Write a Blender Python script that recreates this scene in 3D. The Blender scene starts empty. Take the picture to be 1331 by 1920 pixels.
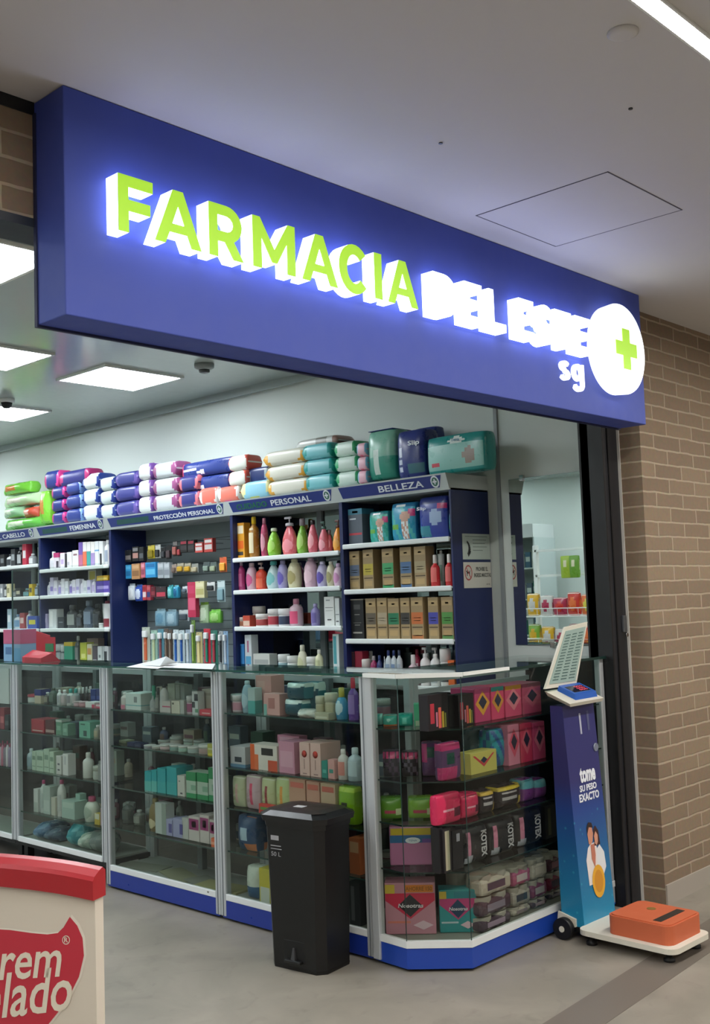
import bpy, bmesh, math, random
from mathutils import Vector, Matrix
random.seed(7)
SC = bpy.context.scene
COL = SC.collection
PI = math.pi

# ------------------------------------------------------------------ camera
CAM_H, FPX, CX, CY = 1.40, 2014.7, 665.5, 960.0
YAW, PITCH, ROLL = math.radians(46.8144), math.radians(4.5309), math.radians(-1.9805)
_f = Vector((math.sin(YAW)*math.cos(PITCH), math.cos(YAW)*math.cos(PITCH), math.sin(PITCH)))
_r = Vector((math.cos(YAW), -math.sin(YAW), 0.0))
_u = _r.cross(_f)
RR = _r*math.cos(ROLL) + _u*math.sin(ROLL)
UU = -_r*math.sin(ROLL) + _u*math.cos(ROLL)
WW = _f
CPOS = Vector((0, 0, CAM_H))
cam_d = bpy.data.cameras.new('camera')
cam_d.sensor_fit = 'VERTICAL'; cam_d.sensor_height = 24.0; cam_d.lens = FPX/1920*24.0
cam_d.clip_start = 0.05; cam_d.clip_end = 100
cam = bpy.data.objects.new('camera', cam_d); COL.objects.link(cam)
cam.matrix_world = Matrix(((RR.x, UU.x, -WW.x, 0), (RR.y, UU.y, -WW.y, 0), (RR.z, UU.z, -WW.z, CAM_H), (0, 0, 0, 1)))
SC.camera = cam

# ------------------------------------------------------------------ world, exposure, light strengths
w = bpy.data.worlds.new('world'); SC.world = w; w.use_nodes = True
bg = w.node_tree.nodes['Background']; bg.inputs[0].default_value = (0.5, 0.5, 0.52, 1); bg.inputs[1].default_value = 0.1
SC.view_settings.view_transform = 'Standard'; SC.view_settings.look = 'None'
SC.view_settings.gamma = 1.0; SC.view_settings.exposure = 0.0
SC.view_settings.use_curve_mapping = False
PANEL_E = 27.0      # LED panels in the shop ceiling
STRIP_E = 118.0     # strip lights in the mall ceiling
LETTER_E = 3.9     # lit sides of the sign letters
SC.cycles.max_bounces = 10; SC.cycles.transparent_max_bounces = 24
SC.cycles.diffuse_bounces = 4; SC.cycles.glossy_bounces = 5
SC.cycles.sample_clamp_indirect = 6.0
SC.cycles.use_denoising = True

# ------------------------------------------------------------------ pixel -> place on a known plane (surveying helpers)
def y_of(px, X, z):
    n = RR*FPX - WW*(px-CX)
    return -(n.x*X + n.z*(z-CAM_H))/n.y
def x_of(px, Y, z):
    n = RR*FPX - WW*(px-CX)
    return -(n.y*Y + n.z*(z-CAM_H))/n.x
def ray(px, py):
    return WW + RR*((px-CX)/FPX) - UU*((py-CY)/FPX)
def z_at(P, px, py):          # height over the plan point P of pixel row py
    m = UU*FPX + WW*(py-CY)
    return CAM_H - (m.x*P[0] + m.y*P[1])/m.z

# ------------------------------------------------------------------ materials
_M = {}
def s2l(c): return c/12.92 if c <= 0.04045 else ((c+0.055)/1.055)**2.4
def rgb(h):
    h = h.lstrip('#'); return tuple(s2l(int(h[i:i+2], 16)/255) for i in (0, 2, 4)) + (1,)
def mat(h, rough=0.45, metal=0.0, emit=0.0, spec=0.5):
    k = (h, rough, metal, emit, spec)
    if k in _M: return _M[k]
    m = bpy.data.materials.new('paint_'+h.lstrip('#')); m.use_nodes = True
    b = m.node_tree.nodes['Principled BSDF']
    b.inputs['Base Color'].default_value = rgb(h); b.inputs['Roughness'].default_value = rough
    b.inputs['Metallic'].default_value = metal; b.inputs['Specular IOR Level'].default_value = spec
    if emit > 0:
        b.inputs['Emission Color'].default_value = rgb(h); b.inputs['Emission Strength'].default_value = emit
    # slight print / surface variation
    if not metal and not emit:
        nt = m.node_tree; tc = nt.nodes.new('ShaderNodeTexCoord'); no = nt.nodes.new('ShaderNodeTexNoise')
        no.inputs['Scale'].default_value = 18; no.inputs['Detail'].default_value = 3
        mr = nt.nodes.new('ShaderNodeMapRange'); mr.inputs[3].default_value = max(0.05, rough-0.08); mr.inputs[4].default_value = rough+0.1
        nt.links.new(tc.outputs['Object'], no.inputs['Vector']); nt.links.new(no.outputs['Fac'], mr.inputs[0])
        nt.links.new(mr.outputs[0], b.inputs['Roughness'])
    _M[k] = m; return m
def node_mat(name):
    m = bpy.data.materials.new(name); m.use_nodes = True
    return m, m.node_tree, m.node_tree.nodes['Principled BSDF']
def glass_mat(name, tint, refl=1.0, ior=1.5):
    m = bpy.data.materials.new(name); m.use_nodes = True; nt = m.node_tree; nt.nodes.clear()
    o = nt.nodes.new('ShaderNodeOutputMaterial'); t = nt.nodes.new('ShaderNodeBsdfTransparent'); t.inputs[0].default_value = tint
    g = nt.nodes.new('ShaderNodeBsdfGlossy'); g.inputs['Roughness'].default_value = 0.02; g.inputs[0].default_value = (refl, refl, refl, 1)
    fr = nt.nodes.new('ShaderNodeFresnel'); fr.inputs[0].default_value = ior; mx = nt.nodes.new('ShaderNodeMixShader')
    ge = nt.nodes.new('ShaderNodeNewGeometry'); iv = nt.nodes.new('ShaderNodeMath'); iv.operation = 'SUBTRACT'; iv.inputs[0].default_value = 1; nt.links.new(ge.outputs['Backfacing'], iv.inputs[1])
    mu = nt.nodes.new('ShaderNodeMath'); mu.operation = 'MULTIPLY'; nt.links.new(fr.outputs[0], mu.inputs[0]); nt.links.new(iv.outputs[0], mu.inputs[1])
    nt.links.new(mu.outputs[0], mx.inputs[0]); nt.links.new(t.outputs[0], mx.inputs[1]); nt.links.new(g.outputs[0], mx.inputs[2])
    nt.links.new(mx.outputs[0], o.inputs[0]); return m
GLASS = glass_mat('clear_glass', (0.87, 0.90, 0.88, 1), 0.8, 1.38)
GLASS_TOP = glass_mat('green_edged_glass', (0.66, 0.78, 0.75, 1), 1.0, 1.5)
DARKGLASS = glass_mat('dimming_tint_glass', (0.42, 0.44, 0.42, 1), 0.8, 1.38)  # dark tint stands in for the dimness behind the counters
PLASTIC_CLEAR = glass_mat('clear_plastic', (0.75, 0.85, 0.85, 1), 0.8)
MIRROR = mat('#dfe8e4', 0.01, 1.0)
BACKMIRROR = mat('#8f9a98', 0.03, 1.0)
ALU = mat('#c3c8cc', 0.32, 0.35); WHITE = mat('#e6eae8', 0.4); SHELFW = mat('#dfe6e6', 0.35)
NAVY = mat('#1a2656', 0.35); BLUE = mat('#1d44a8', 0.3); BLACK = mat('#101113', 0.4)
DARK = mat('#0c0d10', 0.5); CHROME = mat('#d5d8da', 0.15, 1.0)

def brick_mat():
    m, nt, b = node_mat('brown_brick'); L = nt.links.new
    tc = nt.nodes.new('ShaderNodeTexCoord'); sp = nt.nodes.new('ShaderNodeSeparateXYZ'); L(tc.outputs['Object'], sp.inputs[0])
    ad = nt.nodes.new('ShaderNodeMath'); L(sp.outputs[0], ad.inputs[0]); L(sp.outputs[1], ad.inputs[1])
    cb = nt.nodes.new('ShaderNodeCombineXYZ'); L(ad.outputs[0], cb.inputs[0]); L(sp.outputs[2], cb.inputs[1])
    dn = nt.nodes.new('ShaderNodeTexNoise'); dn.inputs['Scale'].default_value = 9; L(tc.outputs['Object'], dn.inputs['Vector'])
    dm = nt.nodes.new('ShaderNodeMixRGB'); dm.blend_type = 'LINEAR_LIGHT'; dm.inputs[0].default_value = 0.006
    L(cb.outputs[0], dm.inputs[1]); L(dn.outputs['Color'], dm.inputs[2])
    br = nt.nodes.new('ShaderNodeTexBrick'); L(dm.outputs[0], br.inputs['Vector'])
    br.inputs['Scale'].default_value = 1.0; br.inputs['Brick Width'].default_value = 0.262; br.inputs['Row Height'].default_value = 0.068
    br.inputs['Mortar Size'].default_value = 0.0055; br.inputs['Mortar Smooth'].default_value = 0.4; br.inputs['Bias'].default_value = 0.0
    br.inputs['Color1'].default_value = rgb('#927c62'); br.inputs['Color2'].default_value = rgb('#816b54'); br.inputs['Mortar'].default_value = rgb('#b3a189')
    n2 = nt.nodes.new('ShaderNodeTexNoise'); n2.inputs['Scale'].default_value = 60; n2.inputs['Detail'].default_value = 6; L(tc.outputs['Object'], n2.inputs['Vector'])
    mx = nt.nodes.new('ShaderNodeMixRGB'); mx.blend_type = 'MULTIPLY'; mx.inputs[0].default_value = 0.35; L(br.outputs['Color'], mx.inputs[1]); L(n2.outputs['Color'], mx.inputs[2])
    bc = nt.nodes.new('ShaderNodeBrightContrast'); bc.inputs['Bright'].default_value = 0.03; L(mx.outputs[0], bc.inputs[0]); L(bc.outputs[0], b.inputs['Base Color'])
    inv = nt.nodes.new('ShaderNodeMath'); inv.operation = 'SUBTRACT'; inv.inputs[0].default_value = 1; L(br.outputs['Fac'], inv.inputs[1])
    bp = nt.nodes.new('ShaderNodeBump'); bp.inputs['Strength'].default_value = 0.5; bp.inputs['Distance'].default_value = 0.006
    L(inv.outputs[0], bp.inputs['Height']); L(bp.outputs[0], b.inputs['Normal']); b.inputs['Roughness'].default_value = 0.85
    return m
BRICK = brick_mat()
def floor_mat():
    m, nt, b = node_mat('worn_concrete_floor'); L = nt.links.new
    tc = nt.nodes.new('ShaderNodeTexCoord')
    n1 = nt.nodes.new('ShaderNodeTexNoise'); n1.inputs['Scale'].default_value = 3.2; n1.inputs['Detail'].default_value = 7; n1.inputs['Distortion'].default_value = 0.6; L(tc.outputs['Object'], n1.inputs['Vector'])
    cr = nt.nodes.new('ShaderNodeValToRGB'); e = cr.color_ramp.elements
    e[0].position = 0.3; e[0].color = rgb('#7f7a70'); e[1].position = 0.72; e[1].color = rgb('#979085'); L(n1.outputs['Fac'], cr.inputs[0])
    n2 = nt.nodes.new('ShaderNodeTexNoise'); n2.inputs['Scale'].default_value = 8; n2.inputs['Detail'].default_value = 9; n2.inputs['Distortion'].default_value = 1.4; L(tc.outputs['Object'], n2.inputs['Vector'])
    r2 = nt.nodes.new('ShaderNodeValToRGB'); r2.color_ramp.elements[0].position = 0.22; r2.color_ramp.elements[0].color = (0.62, 0.6, 0.58, 1); r2.color_ramp.elements[1].position = 0.42; r2.color_ramp.elements[1].color = (1, 1, 1, 1); L(n2.outputs['Fac'], r2.inputs[0])
    mx = nt.nodes.new('ShaderNodeMixRGB'); mx.blend_type = 'MULTIPLY'; mx.inputs[0].default_value = 0.5; L(cr.outputs[0], mx.inputs[1]); L(r2.outputs[0], mx.inputs[2])
    L(mx.outputs[0], b.inputs['Base Color']); b.inputs['Roughness'].default_value = 0.42
    bp = nt.nodes.new('ShaderNodeBump'); bp.inputs['Strength'].default_value = 0.08; L(n2.outputs['Fac'], bp.inputs['Height']); L(bp.outputs[0], b.inputs['Normal'])
    return m
FLOOR = floor_mat()

# ------------------------------------------------------------------ mesh builder
class MB:
    def __init__(s): s.bm = bmesh.new(); s.mats = []
    def mi(s, m):
        if m not in s.mats: s.mats.append(m)
        return s.mats.index(m)
    def box(s, x0, x1, y0, y1, z0, z1, m, bev=0.0):
        x0, x1 = min(x0, x1), max(x0, x1); y0, y1 = min(y0, y1), max(y0, y1); z0, z1 = min(z0, z1), max(z0, z1)
        v = [s.bm.verts.new(p) for p in ((x0,y0,z0),(x1,y0,z0),(x1,y1,z0),(x0,y1,z0),(x0,y0,z1),(x1,y0,z1),(x1,y1,z1),(x0,y1,z1))]
        k = s.mi(m); fs = []
        for q in ((3,2,1,0),(4,5,6,7),(0,1,5,4),(1,2,6,5),(2,3,7,6),(3,0,4,7)):
            f = s.bm.faces.new([v[i] for i in q]); f.material_index = k; fs.append(f)
        if bev > 0:
            ed = list({e for f in fs for e in f.edges})
            r = bmesh.ops.bevel(s.bm, geom=ed, offset=min(bev, 0.45*min(x1-x0, y1-y0, z1-z0)), segments=2, affect='EDGES', profile=0.5)
            for f in r['faces']: f.material_index = k
        return s
    def prism(s, pts, z0, z1, m):            # plan polygon (ccw) extruded in z
        k = s.mi(m); a = [s.bm.verts.new((p[0], p[1], z0)) for p in pts]; b = [s.bm.verts.new((p[0], p[1], z1)) for p in pts]
        n = len(pts); s.bm.faces.new(a[::-1]).material_index = k; s.bm.faces.new(b).material_index = k
        for i in range(n): s.bm.faces.new((a[i], a[(i+1) % n], b[(i+1) % n], b[i])).material_index = k
        return s
    def hexa(s, p, m):                       # 8 points: bottom 4 ccw, top 4 ccw
        k = s.mi(m); v = [s.bm.verts.new(q) for q in p]
        for q in ((3,2,1,0),(4,5,6,7),(0,1,5,4),(1,2,6,5),(2,3,7,6),(3,0,4,7)):
            s.bm.faces.new([v[i] for i in q]).material_index = k
        return s
    def lathe(s, prof, m, n=16, c=(0,0,0), sx=1, sy=1, axis='z'):
        # prof: (r,z) or (r,z,material)
        k = s.mi(m) if m else 0; rings = []
        for q in prof:
            ring = []
            for i in range(n):
                a = 2*PI*i/n; x, y, z = q[0]*math.cos(a)*sx, q[0]*math.sin(a)*sy, q[1]
                if axis == 'x': x, y, z = z, x, y
                elif axis == 'y': x, y, z = x, z, -y
                ring.append(s.bm.verts.new((c[0]+x, c[1]+y, c[2]+z)))
            rings.append(ring)
        for j in range(len(rings)-1):
            kk = s.mi(prof[j+1][2]) if len(prof[j+1]) > 2 else k
            for i in range(n):
                f = s.bm.faces.new((rings[j][i], rings[j][(i+1) % n], rings[j+1][(i+1) % n], rings[j+1][i])); f.material_index = kk; f.smooth = True
        s.bm.faces.new(rings[0][::-1]).material_index = k
        kt = s.mi(prof[-1][2]) if len(prof[-1]) > 2 else k
        s.bm.faces.new(rings[-1]).material_index = kt
        return s
    def rod(s, a, b, r, m, n=8):
        a, b = Vector(a), Vector(b); d = (b-a).normalized(); u = d.orthogonal().normalized(); v = d.cross(u); k = s.mi(m)
        R = [[s.bm.verts.new(p + (u*math.cos(2*PI*i/n) + v*math.sin(2*PI*i/n))*r) for i in range(n)] for p in (a, b)]
        for i in range(n):
            f = s.bm.faces.new((R[0][i], R[0][(i+1) % n], R[1][(i+1) % n], R[1][i])); f.material_index = k; f.smooth = True
        s.bm.faces.new(R[0][::-1]).material_index = k; s.bm.faces.new(R[1]).material_index = k
        return s
    def build(s, name, parent=None, loc=None, rz=None):
        bmesh.ops.recalc_face_normals(s.bm, faces=s.bm.faces)
        me = bpy.data.meshes.new(name); s.bm.to_mesh(me); s.bm.free()
        for m in s.mats: me.materials.append(m)
        o = bpy.data.objects.new(name, me); COL.objects.link(o)
        if parent: o.parent = parent
        if loc: o.location = loc
        if rz is not None: o.rotation_euler = (0, 0, rz)
        return o
def tag(o, label, cat, group=None, kind=None):
    o['label'] = label; o['category'] = cat
    if group: o['group'] = group
    if kind: o['kind'] = kind
    return o
def struct(o, label=None):
    o['kind'] = 'structure'
    if label: o['label'] = label
    return o
def empty(name, loc, rz=0.0):
    o = bpy.data.objects.new(name, None); COL.objects.link(o); o.location = loc; o.rotation_euler = (0, 0, rz); o.empty_display_size = 0.05
    return o
_TC = {}
def text_mesh(txt, bold=0.0, shear=0.0):
    key = (txt, bold, shear)
    if key not in _TC:
        cu = bpy.data.curves.new('t', 'FONT'); cu.body = txt; cu.size = 1; cu.offset = bold; cu.extrude = 0.5; cu.resolution_u = 3; cu.shear = shear
        ob = bpy.data.objects.new('t', cu); COL.objects.link(ob)
        me = bpy.data.meshes.new_from_object(ob)
        bpy.data.objects.remove(ob); bpy.data.curves.remove(cu)
        co = [v.co.copy() for v in me.vertices]; fa = [tuple(p.vertices) for p in me.polygons]; bpy.data.meshes.remove(me)
        x0 = min(c.x for c in co); x1 = max(c.x for c in co); y0 = min(c.y for c in co); y1 = max(c.y for c in co)
        co = [((c.x-x0)/(x1-x0), (c.y-y0)/(y1-y0), c.z) for c in co]
        _TC[key] = (co, fa)
    return _TC[key]
def lettering(txt, x0, x1, z0, z1, yf, m, parent, name='lettering', t=0.0012, bold=0.0, vertical=False, shear=0.0, fn=None):
    """text standing in the local xz plane, facing -y, its back at y=yf"""
    co, fa = text_mesh(txt, bold, shear); bm = bmesh.new(); vs = []
    for (a, b, c) in co:
        if vertical: x = x0+(x1-x0)*(1-b) if vertical == 'down' else x0+(x1-x0)*b; z = (z1-(z1-z0)*a) if vertical == 'down' else z0+(z1-z0)*a
        else: x = x0+(x1-x0)*a; z = z0+(z1-z0)*b
        if vertical == 'down': x = x0+(x1-x0)*b
        y = yf - t*(c+0.5)
        if fn: x, y, z = fn(x, y, z)
        vs.append(bm.verts.new((x, y, z)))
    for f in fa:
        try: bm.faces.new([vs[i] for i in f])
        except ValueError: pass
    bmesh.ops.recalc_face_normals(bm, faces=bm.faces)
    me = bpy.data.meshes.new(name); bm.to_mesh(me); bm.free(); me.materials.append(m)
    o = bpy.data.objects.new(name, me); COL.objects.link(o); o.parent = parent
    return o
def shape2d(outlines, depth, mats, fn=None):
    """filled 2-D outlines (with holes) extruded: mats=(side, face); local xz plane, front at y=-depth"""
    cu = bpy.data.curves.new('s', 'CURVE'); cu.dimensions = '2D'; cu.fill_mode = 'BOTH'; cu.extrude = 0.5
    for pl in outlines:
        sp = cu.splines.new('POLY'); sp.points.add(len(pl)-1)
        for i, p in enumerate(pl): sp.points[i].co = (p[0], p[1], 0, 1)
        sp.use_cyclic_u = True
    ob = bpy.data.objects.new('s', cu); COL.objects.link(ob); me = bpy.data.meshes.new_from_object(ob)
    bpy.data.objects.remove(ob); bpy.data.curves.remove(cu)
    bm = bmesh.new(); vs = [bm.verts.new((v.co.x, -depth*(v.co.z+0.5), v.co.y)) for v in me.vertices]
    fa = [tuple(p.vertices) for p in me.polygons]; bpy.data.meshes.remove(me)
    for f in fa:
        try: bm.faces.new([vs[i] for i in f])
        except ValueError: pass
    bmesh.ops.remove_doubles(bm, verts=bm.verts, dist=1e-6)
    bmesh.ops.recalc_face_normals(bm, faces=bm.faces)
    return bm
def bm_obj(name, bm, mats, parent=None, face_fn=None):
    if face_fn:
        for f in bm.faces: f.material_index = face_fn(f)
    me = bpy.data.meshes.new(name); bm.to_mesh(me); bm.free()
    for m in mats: me.materials.append(m)
    o = bpy.data.objects.new(name, me); COL.objects.link(o)
    if parent: o.parent = parent
    return o
def arc(cx, cy, rx, ry, a0, a1, n): return [(cx+rx*math.cos(math.radians(a0+(a1-a0)*i/n)), cy+ry*math.sin(math.radians(a0+(a1-a0)*i/n))) for i in range(n+1)]

# ================================================================== THE SETTING
ZC, ZS = 2.678, 2.72            # mall ceiling, shop ceiling
XW = 4.405                      # shop right wall (behind the shelving)
YF = 2.373                      # face of the brick
MB().box(-4.0, 8.5, -3.6, 9.6, -0.1, 0, FLOOR).build('floor')
struct(bpy.data.objects['floor'])
# darker strip inlaid in the floor along the shop line
st, nt_, b_ = node_mat('dark_floor_strip'); b_.inputs['Base Color'].default_value = rgb('#6f675f'); b_.inputs['Roughness'].default_value = 0.45
struct(MB().prism([(2.10, 2.02), (2.10, 1.86), (8.4, 2.16), (8.4, 2.34)], 0.0, 0.0015, st).build('trim_1'))
CEIL_OUT = mat('#cac7c6', 0.7); 
struct(MB().box(-4.0, 8.5, -3.6, YF+0.1, ZC, ZC+0.1, CEIL_OUT).build('ceiling'))
cs = mat('#a9b3b2', 0.16, 0.0, 0.0, 0.6)
struct(MB().box(-2.1, XW+0.2, YF+0.1, 9.6, ZS, ZS+0.1, cs).build('ceiling_shop'))
WALLM = mat('#cdd6d2', 0.7)
struct(MB().box(XW, XW+0.1, 2.56, 9.6, 0, ZS, WALLM).build('wall_right'))
struct(MB().box(-2.1, -2.0, YF+0.12, 9.6, 0, ZS, WALLM).build('wall_left'))
struct(MB().box(-2.0, XW, 9.5, 9.6, 0, ZS, WALLM).build('wall_back'))
MALLW = mat('#8b857c', 0.8)
struct(MB().box(-4.0, 8.5, -3.7, -3.6, 0, ZC, MALLW).build('wall_mall_rear'))
struct(MB().box(-4.1, -4.0, -3.6, YF, 0, ZC, MALLW).build('wall_mall_left'))
struct(MB().box(8.5, 8.6, -3.6, YF, 0, ZC, MALLW).build('wall_mall_right'))
# brick facade: right pier + lintel over the opening
struct(MB().box(4.444, 8.5, YF, YF+0.14, 0.0, ZC, BRICK).build('wall_front'))
struct(MB().box(-4.0, 4.444, YF, YF+0.14, 2.375, ZC, BRICK).build('wall_lintel'))
struct(MB().box(-4.0, -2.0, YF, YF+0.14, 0, 2.375, BRICK).build('wall_front_left'))
struct(MB().box(-2.0, 4.31, YF-0.005, YF+0.12, 2.352, 2.375, mat('#1c2430', 0.4)).build('trim_2'))
struct(MB().box(-2.0, 1.388, YF-0.004, YF, 2.645, 2.678, BLACK).build('trim_3'))
# skirting of pale cement under the brick
struct(MB().box(4.447, 8.5, YF-0.008, YF, 0, 0.085, mat('#a39b91', 0.8)).build('baseboard_front'))
# shop ceiling shadow-gap cornice along right wall
struct(MB().box(XW-0.05, XW, 2.56, 9.5, ZS-0.018, ZS, mat('#8f9a9a', 0.6)).box(XW-0.062, XW-0.05, 2.56, 9.5, ZS-0.045, ZS, mat('#9aa5a4', 0.6)).build('trim_4'))
# vertical metal joint on right wall
jt = MB().box(XW-0.012, XW, 3.128, 3.148, 0.9, 2.70, mat('#8a9193', 0.4)).build('trim_5'); struct(jt)
# black metal door column at right end of opening
ck = MB(); GRY = mat('#26272c', 0.35)
ck.box(4.31, 4.443, 2.49, 2.56, 0, 2.375, GRY).box(4.30, 4.31, 2.487, 2.60, 0, 2.375, DARK)
ck.box(4.345, 4.352, 2.484, 2.49, 0, 2.375, DARK).box(4.30, XW, 2.56, 2.61, 0, 2.375, DARK)
struct(ck.build('trim_6')); 
struct(MB().box(4.438, 4.444, 2.478, 2.49, 0, 2.375, mat('#c9c9c4', 0.5)).build('trim_7'))
lk = MB().box(4.395, 4.425, 2.478, 2.49, 1.20, 1.275, mat('#70757b', 0.3, 0.6), 0.003)
lk.rod((4.41, 2.478, 1.187), (4.41, 2.47, 1.187), 0.009, CHROME)
tag(lk.build('door_lock'), 'small grey metal lock plate on the black door column', 'lock')

# mirror on the wall right of the shelving
mr = empty('wall_mirror', (XW, 2.85, 1.14)); tag(mr, 'large frameless mirror on the white wall beside the BELLEZA shelving', 'mirror')
MB().box(-0.008, -0.003, -0.24, 0.225, 0, 0.815, MIRROR).build('mirror_glass', mr)
for yy in (0.145, -0.2): MB().box(-0.016, 0, yy-0.012, yy+0.012, 0.80, 0.83, CHROME, 0.002).build('mirror_clip', mr)
MB().box(-0.016, 0, 0.0, 0.024, -0.012, 0.015, CHROME, 0.002).build('mirror_clip', mr)

# access hatch in mall ceiling
h = MB(); gm = mat('#55525a', 0.8)
for a in ((2.90, 3.394, 1.606, 1.610), (2.90, 3.394, 2.109, 2.113)): h.box(*a, ZC-0.0015, ZC, gm)
for a in ((2.90, 2.904, 1.606, 2.113), (3.39, 3.394, 1.606, 2.113)): h.box(*a, ZC-0.0015, ZC, gm)
h.box(2.904, 3.39, 1.61, 2.109, ZC-0.001, ZC, CEIL_OUT)
tag(h.build('ceiling_hatch'), 'square flush access hatch in the mall ceiling in front of the blue sign', 'hatch')
d = MB(); d.lathe([(0.036, 0), (0.036, -0.004), (0.028, -0.009), (0.02, -0.009)], CEIL_OUT, 24)
tag(d.build('smoke_detector', None, (2.189, 1.155, ZC)), 'round white smoke detector on the mall ceiling near the light strip', 'smoke detector')
for px, py in ((826, 268), (1182, 203)):
    dd = ray(px, py); t = (ZC-CAM_H)/dd.z; P = CPOS+dd*t
    o = MB().lathe([(0.006, 0), (0.006, -0.003)], BLACK, 10).build('ceiling_screw', None, (P.x, P.y, ZC))
    tag(o, 'tiny dark screw head in the mall ceiling, ' + ('nearer the sign' if px < 1000 else 'nearer the light strip'), 'screw')

# light strips in the mall
SE = mat('#fffaf2', 0.5, 0, STRIP_E)
for i, (yc, lab) in enumerate(((1.047, 'long white recessed light strip in the mall ceiling'), (-1.4, 'added unseen light strip in the mall ceiling, behind the viewer'))):  # second strip is out of view, added to light the mall
    e = empty('light_strip', (2.2, yc, ZC)); tag(e, lab, 'ceiling light')
    MB().box(-4.5, 6.0, -0.021, 0.021, -0.004, -0.001, SE).build('diffuser', e)
    MB().box(-4.5, 6.0, -0.027, -0.021, -0.006, 0, WHITE).box(-4.5, 6.0, 0.021, 0.027, -0.006, 0, WHITE).build('frame', e)

# LED panels in the shop ceiling
PE = mat('#f4fbff', 0.5, 0, PANEL_E)
pl = [(1.62, 3.465, 'first square ceiling panel light, next to the blue sign end'), (2.44, 4.885, 'square ceiling panel light cut by the left edge, middle of three rows'),
      (3.32, 4.945, 'square ceiling panel light shining fully in view below the sign'), (3.29, 6.34, 'rearmost visible square ceiling panel light at the left edge'),
      (-0.3, 3.465, 'added unseen panel light above the left side of the shop, front row'), (-0.3, 4.9, 'added unseen panel light above the left side of the shop, middle row'),  # from this row on: unseen panels added for illumination
      (0.9, 6.34, 'added unseen panel light above the left side of the shop, back row'), (3.3, 7.9, 'added unseen panel light above the back of the shop'), (1.2, 8.3, 'added unseen panel light above the back left of the shop'), (-1.5, 5.6, 'added panel light brightening the left shop wall, middle'), (-1.5, 7.6, 'added panel light brightening the left shop wall, back')]  # last pair added to brighten the left wall in the mirror
for x, y, lab in pl:
    e = empty('panel_light', (x+0.26, y+0.25, ZS)); tag(e, lab, 'ceiling light', 'square LED panels in the shop ceiling')
    MB().box(-0.255, 0.255, -0.235, 0.235, -0.010, -0.006, PE).build('diffuser', e)
    f = MB()
    for a in ((-0.27, 0.27, -0.25, -0.235), (-0.27, 0.27, 0.235, 0.25), (-0.27, -0.255, -0.235, 0.235), (0.255, 0.27, -0.235, 0.235)): f.box(*a, -0.012, 0, WHITE)
    f.build('frame', e)
o = empty('dome_camera', (3.39, 6.157, ZS)); tag(o, 'small dark dome camera on the shop ceiling at the left edge', 'camera')
MB().lathe([(0.05, 0), (0.05, -0.02), (0.04, -0.025)], WHITE, 20).build('mount', o)
MB().lathe([(0.036, -0.025), (0.033, -0.045), (0.02, -0.058), (0.004, -0.062)], DARK, 20).build('lens_dome', o)
o = empty('ceiling_sensor', (3.742, 4.623, ZS)); tag(o, 'grey round smoke sensor on the shop ceiling just below the sign edge', 'sensor')
MB().lathe([(0.055, 0), (0.055, -0.02), (0.035, -0.032)], mat('#8e9494', 0.5), 20).build('mount', o)
MB().lathe([(0.03, -0.032), (0.03, -0.045), (0.02, -0.05)], mat('#4d5252', 0.5), 20).build('sensor_head', o)

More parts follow.
